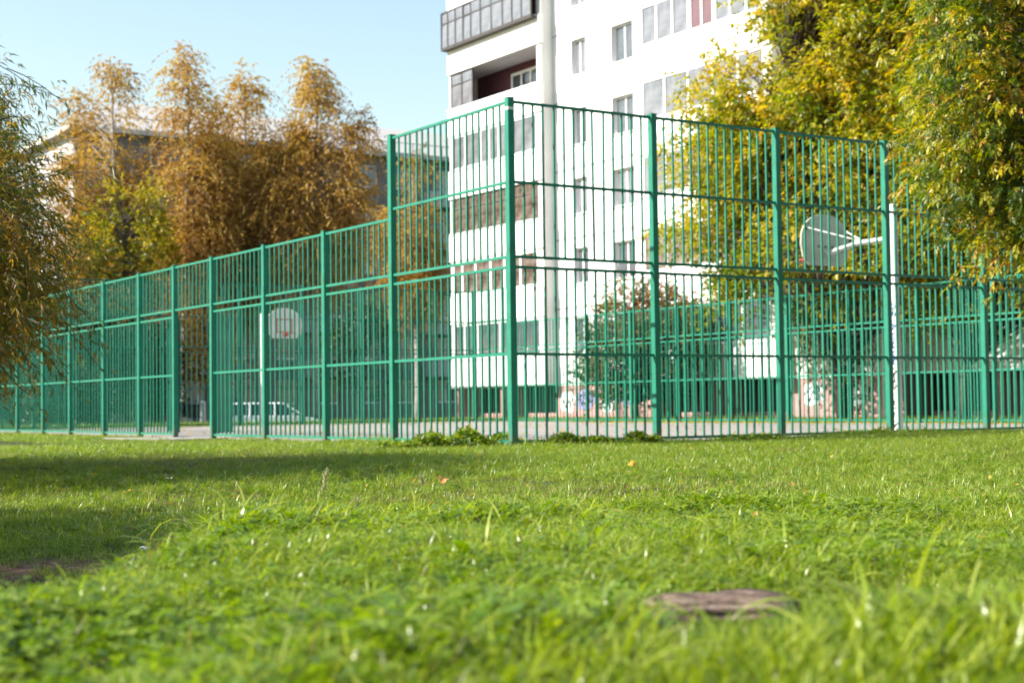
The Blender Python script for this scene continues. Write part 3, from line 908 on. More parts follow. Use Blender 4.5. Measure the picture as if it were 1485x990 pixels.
L_BIRCH = leaf_mat('birch_leaf', [(0.0, (0.16, 0.085, 0.042)), (0.3, (0.28, 0.160, 0.048)), (0.55, (0.42, 0.255, 0.055)), (0.8, (0.53, 0.35, 0.065)), (1.0, (0.42, 0.33, 0.08))], trans=0.42, rough=0.5)
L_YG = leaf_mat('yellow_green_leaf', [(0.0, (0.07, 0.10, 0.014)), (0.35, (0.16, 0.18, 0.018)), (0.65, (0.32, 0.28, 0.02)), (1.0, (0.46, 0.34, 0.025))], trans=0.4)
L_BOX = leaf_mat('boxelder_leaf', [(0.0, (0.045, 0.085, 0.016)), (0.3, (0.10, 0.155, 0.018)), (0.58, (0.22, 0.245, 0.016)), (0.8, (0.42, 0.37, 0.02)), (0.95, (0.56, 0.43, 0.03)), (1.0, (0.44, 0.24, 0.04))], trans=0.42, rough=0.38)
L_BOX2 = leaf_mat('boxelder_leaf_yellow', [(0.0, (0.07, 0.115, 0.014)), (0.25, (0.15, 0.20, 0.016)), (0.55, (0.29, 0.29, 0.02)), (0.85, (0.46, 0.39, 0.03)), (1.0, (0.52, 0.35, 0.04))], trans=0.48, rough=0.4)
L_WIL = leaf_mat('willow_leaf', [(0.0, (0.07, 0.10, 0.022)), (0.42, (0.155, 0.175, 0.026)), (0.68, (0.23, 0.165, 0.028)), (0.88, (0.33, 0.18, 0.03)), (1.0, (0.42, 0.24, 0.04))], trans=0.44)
L_BUSH = leaf_mat('shrub_leaf', [(0.0, (0.04, 0.075, 0.014)), (0.62, (0.10, 0.15, 0.02)), (0.84, (0.20, 0.15, 0.03)), (1.0, (0.30, 0.11, 0.035))], trans=0.3)
L_GRN = leaf_mat('dark_green_leaf', [(0.0, (0.020, 0.040, 0.010)), (0.5, (0.045, 0.075, 0.014)), (1.0, (0.10, 0.12, 0.02))], trans=0.3)
M['samara'] = leaf_mat('dry_seed', [(0.0, (0.10, 0.05, 0.03)), (1.0, (0.24, 0.13, 0.08))], trans=0.2)

def px(x, y, Y):
    """point of the place seen at photo pixel x,y at distance Y"""
    hx = 588 - 0.0125 * (x - 742.5)
    return np.array([(x - 742.5) / 2263 * Y, Y, CAM_Z + (hx - y) / 2263 * Y])

# birches beyond the court: several drooping plumes on each stem
def birch(label, pxc, Y, ytop, halfw_px, n, seed_plumes, low_px=560):
    top = px(pxc, ytop, Y); H = top[2] - LOT
    bx = top[0]
    hw = halfw_px / 2263 * Y
    rr = random.Random(pxc)
    cs = []
    plumes = [(bx + rr.uniform(-1, 1) * hw * 1.15, Y + rr.uniform(-1, 1) * hw * 0.9, H * rr.uniform(0.68, 0.96)) for _ in range(seed_plumes)] + [(bx, Y, H)]
    for (qx, qy, qh) in plumes:
        m = int(n * 1.15 / len(plumes))
        for _ in range(m):
            f = rr.random() ** 0.85
            z0_ = (0.40 if pxc > 400 else 0.30) * H
            z = LOT + z0_ + f * (qh - z0_)
            rad = hw * rr.uniform(0.62, 0.95) * math.sqrt(max(0.03, 1 - ((f - 0.42) / 0.6) ** 2))
            a = rr.uniform(0, 6.283); r = rad * math.sqrt(rr.random())
            k = 0.35 + 0.65 * f
            cs.append((bx + (qx - bx) * k + r * math.cos(a) * 0.75, Y + (qy - Y) * k + r * math.sin(a) * 0.75, z))
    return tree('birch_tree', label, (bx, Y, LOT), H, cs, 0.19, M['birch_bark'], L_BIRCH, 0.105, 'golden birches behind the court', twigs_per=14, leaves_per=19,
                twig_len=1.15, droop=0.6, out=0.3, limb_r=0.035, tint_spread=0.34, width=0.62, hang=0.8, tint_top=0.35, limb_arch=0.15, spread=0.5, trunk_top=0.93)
birch('slim reddish birch at the left end of the golden row', 165, 74, 84, 60, 260, 4)
birch('tallest golden birch with rounded yellow top', 268, 72, 74, 62, 400, 4)
birch('broad orange birch right of the tallest golden birch', 358, 75, 96, 74, 430, 6)
birch('orange birch nearest the roof edge of the grey house', 458, 73, 92, 58, 380, 5)
birch('low orange birch in the gap beside the white tower', 605, 86, 222, 48, 200, 3)

def photo_xy(p):
    q = p[0] / p[1] * 2263 + 742.5
    return q, 588 - 0.0125 * (q - 742.5) - (p[2] - CAM_Z) / p[1] * 2263
NOFF = CORNER.x * DR.x + CORNER.y * DR.y
A_FENCE = WID + NOFF
def in_wall(p):
    a = p[0] * DR.x + p[1] * DR.y
    return a > 35.9 or a < (A_FENCE + 0.3 if p[2] < 4.3 else A_FENCE - 1.6)
def shades_low_wall(p):
    a = p[0] * DR.x + p[1] * DR.y
    sn = -(sdir.x * DR.x + sdir.y * DR.y)
    t = (36.2 - a) / sn
    q = Vector(p) - sdir * t
    u = (q.x - tower_org.x) * TU.x + (q.y - tower_org.y) * TU.y
    return 1.0 < q.z < 3.1 and 26.6 < u < 32.5 and rng.random() < 0.85
def clip_wall(P):
    a = P[:, 0] * DR.x + P[:, 1] * DR.y
    return (a < 36.05) & ((a > A_FENCE + 0.1) | (P[:, 2] > 4.0))

# yellow green trees and shrubs beyond the left side
def round_tree(name, label, pxc, Y, ytop, ybot, halfw_px, n, mat, bark, leaf, group=None, base_z=None, cat='tree', wall_clip=False, **kw):
    t = px(pxc, ytop, Y); b = px(pxc, ybot, Y)
    hw = halfw_px / 2263 * Y
    cz = (t[2] + b[2]) / 2; hz = (t[2] - b[2]) / 2
    bz = float(ground_z(t[0], Y)) if base_z is None else base_z
    lob = [(rng.uniform(-.55, .55), rng.uniform(-.55, .55), rng.uniform(-.55, .6), rng.uniform(.38, .62)) for _ in range(11)]
    def fn(p):
        q = ((p[0] - t[0]) / hw, (p[1] - Y) / hw, (p[2] - cz) / hz)
        if q[0] ** 2 + q[1] ** 2 + q[2] ** 2 > 1.1: return False
        if wall_clip:
            if in_wall(p): return False
        return any((q[0] - l[0]) ** 2 + (q[1] - l[1]) ** 2 + (q[2] - l[2]) ** 2 < l[3] ** 2 for l in lob)
    cs = cloud(n, fn, (t[0] - hw * 1.05, Y - hw * 1.05, b[2]), (t[0] + hw * 1.05, Y + hw * 1.05, t[2]))
    if wall_clip:
        kw['keep'] = clip_wall
    return tree(name, label, (t[0], Y, bz), t[2] - bz, cs, kw.pop('trunk_r', 0.16), bark, mat, leaf, group, cat, **kw)
round_tree('maple_tree', 'small yellow green tree left of the birches behind the fence', 185, 69, 258, 520, 62, 130, L_YG, M['bark'], 0.16, base_z=LOT, twigs_per=9, leaves_per=10, twig_len=0.8, tint_spread=0.5, width=0.6)
round_tree('shrub', 'brown green bush low behind the left end of the fence', 100, 66, 330, 610, 90, 330, L_WIL, M['bark'], 0.15, base_z=LOT, twigs_per=9, leaves_per=10, twig_len=0.8, tint_spread=0.6, width=0.6)
round_tree('shrub', 'dark green bush beyond the far left of the court', 20, 62, 400, 620, 110, 300, L_GRN, M['bark'], 0.15, base_z=LOT, twigs_per=9, leaves_per=10, twig_len=0.8, width=0.6)
round_tree('shrub', 'low dark hedge bush in the corner behind the far left bays', 72, 57, 520, 628, 70, 260, L_GRN, M['bark'], 0.13, base_z=LOT, twigs_per=9, leaves_per=10, twig_len=0.6, width=0.6)
round_tree('shrub', 'dark leafy bush behind the third bay left of the gateway', 150, 66, 440, 620, 62, 240, L_GRN, M['bark'], 0.14, base_z=LOT, twigs_per=9, leaves_per=10, twig_len=0.7, width=0.6)
round_tree('shrub', 'dark leafy bush behind the bay next left of the gateway', 222, 70, 470, 620, 40, 150, L_GRN, M['bark'], 0.14, base_z=LOT, twigs_per=9, leaves_per=10, twig_len=0.7, width=0.6)
round_tree('shrub', 'orange shrub glowing behind the gateway', 300, 70, 420, 560, 40, 80, L_BIRCH, M['bark'], 0.14, base_z=LOT, twigs_per=9, leaves_per=9, twig_len=0.7, width=0.6)
round_tree('shrub', 'dark shrub against the grey house behind the second fence bay', 520, 80, 430, 600, 60, 90, L_GRN, M['bark'], 0.15, base_z=LOT, twigs_per=8, leaves_per=9, twig_len=0.8, width=0.6)

# maples in front of the white tower
holes_a = [(rng.uniform(960, 1300), rng.uniform(-50, 470), rng.uniform(12, 34)) for _ in range(26)]
def crown_a(p):
    q, yy = photo_xy(p)
    if in_wall(p) or q > 1400 or shades_low_wall(p): return False
    lo = np.interp(yy, [-150, 0, 60, 120, 180, 240, 300, 360, 410, 450, 500], [1120, 1085, 1060, 1010, 975, 960, 955, 965, 985, 1010, 1060])
    if q < lo or rng.random() > 0.12 + 0.88 * float(smooth(0, 130, q - lo)): return False
    if yy > 445 and rng.random() > 0.6: return False
    return not any((q - h[0]) ** 2 + (yy - h[1]) ** 2 < h[2] ** 2 for h in holes_a)
KW = dict(twigs_per=11, leaves_per=11, twig_len=0.8, out=0.5, tint_spread=0.42, width=0.45, limb_r=0.022, hang=0.5, keep=clip_wall)
cs = cloud(1600, crown_a, (3.8, 41.0, 2.9), (14.0, 52.5, 14.6))
b0 = px(1225, 600, 46.2)
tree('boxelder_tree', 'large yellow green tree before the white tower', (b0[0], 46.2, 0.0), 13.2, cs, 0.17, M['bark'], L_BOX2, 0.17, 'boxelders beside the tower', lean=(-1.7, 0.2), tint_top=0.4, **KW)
def crown_b(p):
    q, yy = photo_xy(p)
    if in_wall(p) or q < 1270 or shades_low_wall(p): return False
    if yy > 420 and rng.random() > 0.4: return False
    hi = np.interp(yy, [-200, 300, 460, 520], [1290, 1290, 1300, 1340])
    return q > hi and not any((q - 170 - h[0]) ** 2 + (yy - h[1]) ** 2 < h[2] ** 2 for h in holes_a)
cs = cloud(820, crown_b, (9.0, 37.5, 2.6), (16.0, 47.5, 12.8))
b0 = px(1395, 600, 42.5)
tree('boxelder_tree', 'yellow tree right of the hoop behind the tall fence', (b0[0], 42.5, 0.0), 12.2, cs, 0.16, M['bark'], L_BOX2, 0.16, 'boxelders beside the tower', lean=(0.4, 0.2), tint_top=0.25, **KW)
round_tree('shrub', 'green and rust coloured shrub behind the second right fence post', 922, 55.4, 408, 605, 98, 290, L_BUSH, M['bark'], 0.12, wall_clip=True, twigs_per=10, leaves_per=10, twig_len=0.6, tint_spread=0.45, width=0.55, cat='shrub', trunk_r=0.08, tint_top=0.7)
round_tree('shrub', 'thin leafy shrub before the pink plinth below the hoop', 1215, 46.6, 430, 610, 60, 60, L_BUSH, M['bark'], 0.10, wall_clip=True, twigs_per=8, leaves_per=8, twig_len=0.6, tint_spread=0.4, width=0.55, cat='shrub', trunk_r=0.09, lean=(0.6, 0.0))

# near boxelder reaching in from the right
def near_right(p):
    x, y, z = p
    c = np.array([10.2, 21.0, 5.6])
    q = (p - c) / np.array([5.6, 3.9, 4.6])
    if (q ** 2).sum() > 1: return False
    s = x / y * 2263 + 742.5
    yy = 588 - 0.0125 * (s - 742.5) - (z - CAM_Z) / y * 2263
    lim = np.interp(yy, [-200, 0, 120, 220, 300, 345, 390, 430], [1390, 1385, 1345, 1350, 1375, 1445, 1490, 1540])
    return s > lim + 10
cs = np.concatenate([cloud(330, near_right, (4.9, 18.6, 1.7), (7.3, 23.4, 6.6)), cloud(200, near_right, (6.8, 17.4, 1.9), (13.5, 24.6, 9.4))])
tree('boxelder_tree', 'near tree with yellow leaves hanging in at the top right', (11.0, 21.0, 0.0), 9.0, cs, 0.22, M['bark'], L_BOX, 0.085, None, twigs_per=9, leaves_per=7, twig_len=0.5,
     droop=0.35, out=0.55, tint_spread=0.45, width=0.42, compound=True, hang=0.7, twig_tubes=700, limb_r=0.03, samara=(M['samara'], 60))

# willow at the left edge, and its neighbour out of frame that shades the hollow
def arch_centers(bx, by, n, h, reach, zlow, fn=None):
    out = []
    while len(out) < n:
        a = rng.uniform(0, 6.283); f = rng.random() ** 0.6
        r = reach * f
        z = zlow + (h - zlow) * rng.random() * (1 - 0.55 * f ** 2)
        p = np.array([bx + r * math.cos(a), by + r * math.sin(a), z])
        if fn is None or fn(p): out.append(p)
    return np.array(out)
def wfn(p):
    s = p[0] / p[1] * 2263 + 742.5
    yy = 588 - 0.0125 * (s - 742.5) - (p[2] - CAM_Z) / p[1] * 2263
    lim = np.interp(yy, [-200, 60, 130, 190, 240, 300, 360, 410, 450, 520, 600], [-230, -150, -110, -60, -10, 20, 35, 40, 5, -45, -110])
    return s < lim
cs = np.concatenate([arch_centers(-8.3, 16.2, 230, 6.0, 4.6, 1.5, wfn), arch_centers(-8.9, 15.6, 420, 5.8, 3.0, 1.2, lambda p: p[0] / p[1] < -0.375)])
def wf2(p):
    return wfn(p) and p[0] / p[1] * 2263 + 742.5 > -130
def wf3(p):
    q = p[0] / p[1] * 2263 + 742.5; yy = 588 - (p[2] - CAM_Z) / p[1] * 2263
    return -60 < q < np.interp(yy, [40, 200], [-25, 30]) and 60 < yy < 210
cs = np.concatenate([cs, cloud(9, wf3, (-6.6, 14.5, 2.8), (-4.2, 17.0, 4.6)), cloud(320, wf2, (-6.6, 13.6, 1.5), (-3.9, 18.4, 4.1))])
tree('willow_tree', 'olive brown willow drooping in at the left edge', (-8.3, 16.2, 0.0), 5.6, cs, 0.2, M['bark_l'], L_WIL, 0.105, 'willows beside the lawn', twigs_per=9, leaves_per=14, twig_len=0.75,
     droop=0.45, out=0.55, tint_spread=0.5, width=0.17, hang=0.5, twig_tubes=1800, limb_r=0.03, shape=0.4, tint_top=-0.9)
cs = arch_centers(-7.0, 7.2, 520, 5.0, 3.4, 0.7, lambda p: p[0] / p[1] < -0.42 and p[0] + 1.36 * p[2] < -1.15)
tree('willow_tree', 'willow standing outside the left of the picture, shading the hollow', (-7.0, 7.2, -0.1), 4.8, cs, 0.2, M['bark_l'], L_WIL, 0.12, 'willows beside the lawn', twigs_per=9, leaves_per=14, twig_len=0.7,
     droop=0.45, out=0.5, tint_spread=0.5, width=0.22, hang=0.5, limb_r=0.03)

# ------------------------------------------------------------------ grass
GR_NEAR = leaf_mat('meadow_grass', [(0.0, (0.045, 0.105, 0.008)), (0.3, (0.145, 0.225, 0.014)), (0.6, (0.275, 0.345, 0.030)), (0.88, (0.40, 0.44, 0.08)), (1.0, (0.46, 0.43, 0.18))], use_attr=False, trans=0.42, rough=0.31)
GR_LAWN = leaf_mat('lawn_grass', [(0.0, (0.070, 0.135, 0.014)), (0.4, (0.180, 0.265, 0.026)), (0.75, (0.29, 0.345, 0.05)), (0.93, (0.37, 0.36, 0.10)), (1.0, (0.45, 0.39, 0.19))], use_attr=False, trans=0.4, rough=0.38)
GR_CLOV = leaf_mat('clover_leaf', [(0.0, (0.050, 0.120, 0.010)), (0.5, (0.145, 0.235, 0.016)), (1.0, (0.27, 0.345, 0.035))], use_attr=False, trans=0.4, rough=0.33)
GR_STALK = leaf_mat('pale_stalk', [(0.0, (0.24, 0.25, 0.11)), (0.5, (0.38, 0.36, 0.20)), (1.0, (0.50, 0.47, 0.30))], use_attr=False, trans=0.4, rough=0.5)
GR_DRY = leaf_mat('dry_grass', [(0.0, (0.10, 0.075, 0.03)), (0.5, (0.20, 0.15, 0.06)), (1.0, (0.30, 0.24, 0.11))], use_attr=False, trans=0.35, rough=0.5)

def blades(n, h, w, seg, spread, lean, curl, mat, name, rs):
    V, T, tint = [], [], []
    for _ in range(n):
        a = rs.uniform(0, 6.283); r = spread * math.sqrt(rs.random())
        b = np.array([r * math.cos(a), r * math.sin(a), -0.015])
        da = a + rs.uniform(-1.3, 1.3)
        d = np.array([math.cos(da), math.sin(da), 0.0])
        sd = np.array([-d[1], d[0], 0.0])
        tw = rs.uniform(-0.7, 0.7); sd = sd * math.cos(tw) + d * math.sin(tw)
        H = h * rs.uniform(0.55, 1.25); le = lean * rs.uniform(0.3, 1.5); cu = curl * rs.uniform(0.2, 1.6); ww = w * rs.uniform(0.7, 1.3)
        base = len(V); tv = rs.random()
        ang = le * 0.4; p = b.copy()
        st = H / seg
        for k in range(seg + 1):
            f = k / seg
            wd = ww * (0.75 + 0.5 * f if f < 0.4 else 0.95 * (1 - (f - 0.4) / 0.6) ** 0.75) * 0.5
            if k == seg:
                V.append(p.copy()); tint.append(tv)
            else:
                V.append(p - sd * wd); V.append(p + sd * wd); tint += [tv, tv]
            p = p + (d * math.sin(ang) + np.array([0, 0, math.cos(ang)])) * st
            ang += (le + cu) / seg
        for k in range(seg - 1):
            i = base + 2 * k
            T += [(i, i + 1, i + 3), (i, i + 3, i + 2)]
        i = base + 2 * (seg - 1)
        T.append((i, i + 1, i + 2))
    return np_mesh(name, np.array(V), np.array(T), mat, np.array(tint))

def clover(n, mat, name, rs, hmin=0.03, hmax=0.09, size=0.02):
    V, T, tint = [], [], []
    for _ in range(n):
        a = rs.uniform(0, 6.283); r = 0.07 * math.sqrt(rs.random())
        c = np.array([r * math.cos(a), r * math.sin(a), rs.uniform(hmin, hmax)])
        nn = np.array([rs.uniform(-.45, .45), rs.uniform(-.45, .45), 1.0]); nn /= np.linalg.norm(nn)
        u = np.cross(nn, [0.3, 1, 0.1]); u /= np.linalg.norm(u); v = np.cross(nn, u)
        tv = rs.random(); ph = rs.uniform(0, 6.28); s = size * rs.uniform(0.7, 1.35)
        for k in range(3):
            t = ph + k * 2.094
            d = u * math.cos(t) + v * math.sin(t); e = -u * math.sin(t) + v * math.cos(t)
            b = len(V)
            V += [c, c + d * s * 0.55 + e * s * 0.48 + nn * s * 0.15, c + d * s * 1.05 + e * s * 0.25 + nn * s * 0.12, c + d * s * 0.95, c + d * s * 1.05 - e * s * 0.25 + nn * s * 0.12, c + d * s * 0.55 - e * s * 0.48 + nn * s * 0.15]
            T += [(b, b + 1, b + 2), (b, b + 2, b + 3), (b, b + 3, b + 4), (b, b + 4, b + 5)]
            tint += [tv] * 6
        b = len(V)
        g = np.array([c[0] * 0.6, c[1] * 0.6, -0.01])
        V += [g - u * 0.0008, g + u * 0.0008, c]; T.append((b, b + 1, b + 2)); tint += [tv] * 3
    return np_mesh(name, np.array(V), np.array(T), mat, np.array(tint))

def rosette(n, L, W, mat, name, rs, rise=0.7):
    """broad lance leaves like dandelion or dock"""
    V, T, tint = [], [], []
    for _ in range(n):
        a = rs.uniform(0, 6.283); d = np.array([math.cos(a), math.sin(a), 0]); sd = np.array([-d[1], d[0], 0])
        el = rise * rs.uniform(0.4, 1.3); LL = L * rs.uniform(0.6, 1.2); tv = rs.random()
        p = np.array([0, 0, 0.0]); b = len(V); seg = 6; ang = el
        for k in range(seg + 1):
            f = k / seg
            wd = W * (0.25 + 0.75 * math.sin(min(1, f * 1.15) * math.pi * 0.62)) * (1 - f ** 4) * 0.5 * (0.8 + 0.3 * (k % 2))
            mid = p - np.array([0, 0, 0.004])
            V += [p - sd * wd, mid, p + sd * wd]; tint += [tv] * 3
            p = p + (d * math.cos(ang) + np.array([0, 0, math.sin(ang)])) * LL / seg
            ang -= 0.22
        for k in range(seg):
            i = b + 3 * k
            T += [(i, i + 1, i + 4), (i, i + 4, i + 3), (i + 1, i + 2, i + 5), (i + 1, i + 5, i + 4)]
    return np_mesh(name, np.array(V), np.array(T), mat, np.array(tint))

def proto_collection(name, meshes):
    c = bpy.data.collections.new(name)
    for i, me in enumerate(meshes):
        o = bpy.data.objects.new("%s_%02d" % (name, i), me)
        c.objects.link(o)
    return c

def scatter(name, P, rot, scl, idx, coll):
    """points with their own turn, size and kind, each carrying a tuft"""
    me = bpy.data.meshes.new(name)
    n = len(P)
    me.vertices.add(n)
    me.vertices.foreach_set("co", np.ascontiguousarray(P, dtype=np.float32).ravel())
    a = me.attributes.new("turn", 'FLOAT_VECTOR', 'POINT'); a.data.foreach_set("vector", np.ascontiguousarray(rot, dtype=np.float32).ravel())
    a = me.attributes.new("size", 'FLOAT', 'POINT'); a.data.foreach_set("value", np.ascontiguousarray(scl, dtype=np.float32))
    a = me.attributes.new("sort", 'INT', 'POINT'); a.data.foreach_set("value", np.ascontiguousarray(idx, dtype=np.int32))
    o = obj(name, me)
    ng = bpy.data.node_groups.new(name, 'GeometryNodeTree')
    ng.interface.new_socket(name="Geometry", in_out='INPUT', socket_type='NodeSocketGeometry')
    ng.interface.new_socket(name="Geometry", in_out='OUTPUT', socket_type='NodeSocketGeometry')
    nd, lk_ = ng.nodes, ng.links
    gi = nd.new("NodeGroupInput"); go = nd.new("NodeGroupOutput")
    ci = nd.new("GeometryNodeCollectionInfo"); ci.inputs["Collection"].default_value = coll
    ci.inputs["Separate Children"].default_value = True; ci.inputs["Reset Children"].default_value = True
    ip = nd.new("GeometryNodeInstanceOnPoints"); ip.inputs["Pick Instance"].default_value = True
    def attr(nm, ty):
        k = nd.new("GeometryNodeInputNamedAttribute"); k.data_type = ty; k.inputs["Name"].default_value = nm
        return [s for s in k.outputs if s.enabled and s.name == "Attribute"][0]
    mtp = nd.new("GeometryNodeMeshToPoints")
    lk_.new(gi.outputs[0], mtp.inputs["Mesh"])
    lk_.new(mtp.outputs[0], ip.inputs["Points"])
    lk_.new(ci.outputs[0], ip.inputs["Instance"])
    lk_.new(attr("sort", 'INT'), ip.inputs["Instance Index"])
    lk_.new(attr("turn", 'FLOAT_VECTOR'), ip.inputs["Rotation"])
    lk_.new(attr("size", 'FLOAT'), ip.inputs["Scale"])
    lk_.new(ip.outputs[0], go.inputs[0])
    md = o.modifiers.new("tufts", 'NODES'); md.node_group = ng
    tag(o, kind='stuff')
    return o

rg = random.Random(21)
near_protos = [blades(15, 0.095, 0.0060, 6, 0.035, 0.7, 1.0, GR_NEAR, 'tuft', rg) for _ in range(5)] \
    + [blades(9, 0.165, 0.0070, 7, 0.03, 0.7, 1.7, GR_NEAR, 'tuft', rg) for _ in range(3)] \
    + [clover(11, GR_CLOV, 'clover', rg, 0.02, 0.07, 0.0125) for _ in range(5)] \
    + [rosette(7, 0.13, 0.030, GR_CLOV, 'rosette', rg, 0.65) for _ in range(3)] \
    + [blades(7, 0.12, 0.004, 5, 0.04, 0.9, 0.6, GR_DRY, 'tuft', rg) for _ in range(2)]
near_col = proto_collection('meadow_protos', near_protos)
lawn_protos = [blades(22, 0.055, 0.0042, 4, 0.06, 0.7, 0.8, GR_LAWN, 'turf', rg) for _ in range(6)] \
    + [blades(13, 0.10, 0.0050, 4, 0.05, 0.6, 0.9, GR_LAWN, 'turf', rg) for _ in range(3)] \
    + [clover(11, GR_CLOV, 'turf_clover', rg, 0.015, 0.04, 0.011) for _ in range(3)] \
    + [blades(12, 0.055, 0.0036, 3, 0.06, 1.0, 0.6, GR_DRY, 'turf', rg) for _ in range(2)]
lawn_col = proto_collection('lawn_protos', lawn_protos)

def scatter_area(n, y0, y1, margin, dens_pow):
    """points over the trapezoid the camera can see, plus a margin at both sides"""
    u = rng.random(n)
    if dens_pow == 0:
        y = np.sqrt(y0 ** 2 + u * (y1 ** 2 - y0 ** 2))
    else:
        k = 2 - dens_pow
        y = (y0 ** k + u * (y1 ** k - y0 ** k)) ** (1 / k)
    half = 0.335 * y + margin
    x = rng.uniform(-1, 1, n) * half
    return x, y

def on_mound(x, y):
    xe = np.interp(y, [0, 3.2, 4.6, 6, 8, 11, 14], [-1.1, -1.05, -0.92, -0.78, -0.42, 0.1, 0.6])
    return x > xe - 0.12
def free(x, y):
    """outside the cage and off the bare path at the gateway"""
    a, n = court_an(x, y)
    ok = (a < -0.0) | (n < -0.0)
    path = (np.abs(n - (gate_a + gate_b) / 2 - 0.6 * (-a)) < 1.3) & (a > -2.2)
    return ok & ~path
LOGP = (0.385, 3.0)
# meadow
x, y = scatter_area(66000, 1.9, 9.5, 0.7, 1.0)
pm = on_mound(x, y) & (rng.random(len(x)) < 1 - 0.85 * smooth(6.0, 9.5, y))
patch = vnoise(x, y, 2.2, 9)
pm &= ~((np.abs(x - LOGP[0]) < 0.135) & (np.abs(y - LOGP[1]) < 0.10))
x, y, patch = x[pm], y[pm], patch[pm]
n = len(x)
r = rng.random(n)
ros = 0.03 + 0.14 * np.clip(vnoise(x, y, 2.7, 41) * 2, 0, 1) + 0.12 * np.exp(-((x - 0.45) / 1.0) ** 2 - ((y - 6.4) / 0.6) ** 2)
idx = np.where(r < 0.70 + 0.45 * patch, rng.integers(0, 5, n), np.where(r < 0.78 + 0.5 * patch, rng.integers(5, 8, n), np.where(r < 0.98 - ros, rng.integers(8, 13, n), np.where(r < 0.98, rng.integers(13, 16, n), rng.integers(16, 18, n)))))
P = np.stack([x, y, ground_z(x, y)], 1)
rot = np.stack([rng.normal(size=n) * 0.15, rng.normal(size=n) * 0.15, rng.uniform(0, 6.28, n)], 1)
scl = rng.uniform(0.5, 1.15, n) * np.clip(0.88 + 0.75 * vnoise(x, y, 3.1, 12) + 0.3 * vnoise(x, y, 8.0, 13), 0.4, 1.5)
# keep the grass short right before the old timber
near_log = (np.abs(x - LOGP[0] + 0.03) < 0.15) & (y < LOGP[1]) & (y > LOGP[1] - 0.6)
scl = scl * (1 - 0.45 * smooth(5.0, 9.0, y))
scl = np.where(near_log, scl * 0.5, scl)
scatter('meadow_grass', P, rot, scl, idx, near_col)
# lawn
x, y = scatter_area(95000, 4.0, 27.0, 1.2, 0.75)
xr = rng.uniform(0, 11, 26000); yr = rng.uniform(18, 31, 26000)
an = rng.uniform(-3.5, -0.06, 12000); nn0 = rng.uniform(2, LEN + 3, 12000)
xl = CORNER.x + DR.x * an + DL.x * nn0; yl = CORNER.y + DR.y * an + DL.y * nn0
x = np.concatenate([x, xr, xl]); y = np.concatenate([y, yr, yl])
pm = free(x, y) & (~on_mound(x, y) | (rng.random(len(x)) < smooth(5.5, 8.5, y)))
bare = bare_soil(x, y)
pm &= (bare < 0.42) | (rng.random(len(x)) < np.clip(0.55 - 0.34 * (bare - 0.42), 0.20, 0.55))
x, y = x[pm], y[pm]
n = len(x)
patch = vnoise(x, y, 1.1, 19)
r = rng.random(n)
r = np.where((bare_soil(x, y) > 0.2) & (rng.random(n) < 0.45), 0.95, r)
idx = np.where(r < 0.68 + 0.15 * patch, rng.integers(0, 6, n), np.where(r < 0.84, rng.integers(6, 9, n), np.where(r < 0.91, rng.integers(9, 12, n), rng.integers(12, 14, n))))
P = np.stack([x, y, ground_z(x, y)], 1)
rot = np.stack([rng.normal(size=n) * 0.15, rng.normal(size=n) * 0.15, rng.uniform(0, 6.28, n)], 1)
ca, cn = court_an(x, y)
foot = ((cn < 0) & (cn > -0.45) & (ca > -0.3)) | ((ca < 0) & (ca > -0.4) & (cn > -0.3) & (cn < 10.5))
scl = rng.uniform(0.7, 1.3, n) * (1 + 0.5 * patch) * np.where(foot, rng.uniform(1.0, 1.9, n), 1.0)
scatter('lawn_grass', P, rot, scl, idx, lawn_col)
x, y = scatter_area(24000, 6.5, 22.0, 1.0, 0.6)
pm = free(x, y) & ((vnoise(x, y, 1.3, 61) + 0.6 * vnoise(x, y, 4.0, 62)) > 0.27) & (bare_soil(x, y) < 0.4)
x, y = x[pm], y[pm]; n = len(x)
P = np.stack([x, y, ground_z(x, y)], 1)
rot = np.stack([rng.normal(size=n) * 0.15, rng.normal(size=n) * 0.15, rng.uniform(0, 6.28, n)], 1)
r = rng.random(n)
idx = np.where(r < 0.6, rng.integers(0, 5, n), np.where(r < 0.66, rng.integers(5, 8, n), np.where(r < 0.9, rng.integers(8, 13, n), np.where(r < 0.96, rng.integers(13, 16, n), rng.integers(16, 18, n)))))
scatter('lawn_tufts', P, rot, rng.uniform(0.5, 1.05, n), idx, near_col)
# verge round the court and before the lot
nv = 9000
a_ = rng.uniform(-2, WID + 2, nv); n_ = LEN + rng.uniform(0.05, 3.4, nv)
a2 = WID + rng.uniform(0.02, 4.2, 9000); n2 = rng.uniform(-3, LEN + 2, 9000)
aa = np.concatenate([a_, a2]); nn_ = np.concatenate([n_, n2])
x = CORNER.x + DR.x * aa + DL.x * nn_; y = CORNER.y + DR.y * aa + DL.y * nn_
n = len(x)
P = np.stack([x, y, ground_z(x, y)], 1)
rot = np.stack([np.zeros(n), np.zeros(n), rng.uniform(0, 6.28, n)], 1)
scatter('verge_grass', P, rot, rng.uniform(1.4, 3.0, n), rng.integers(0, 9, n), lawn_col)

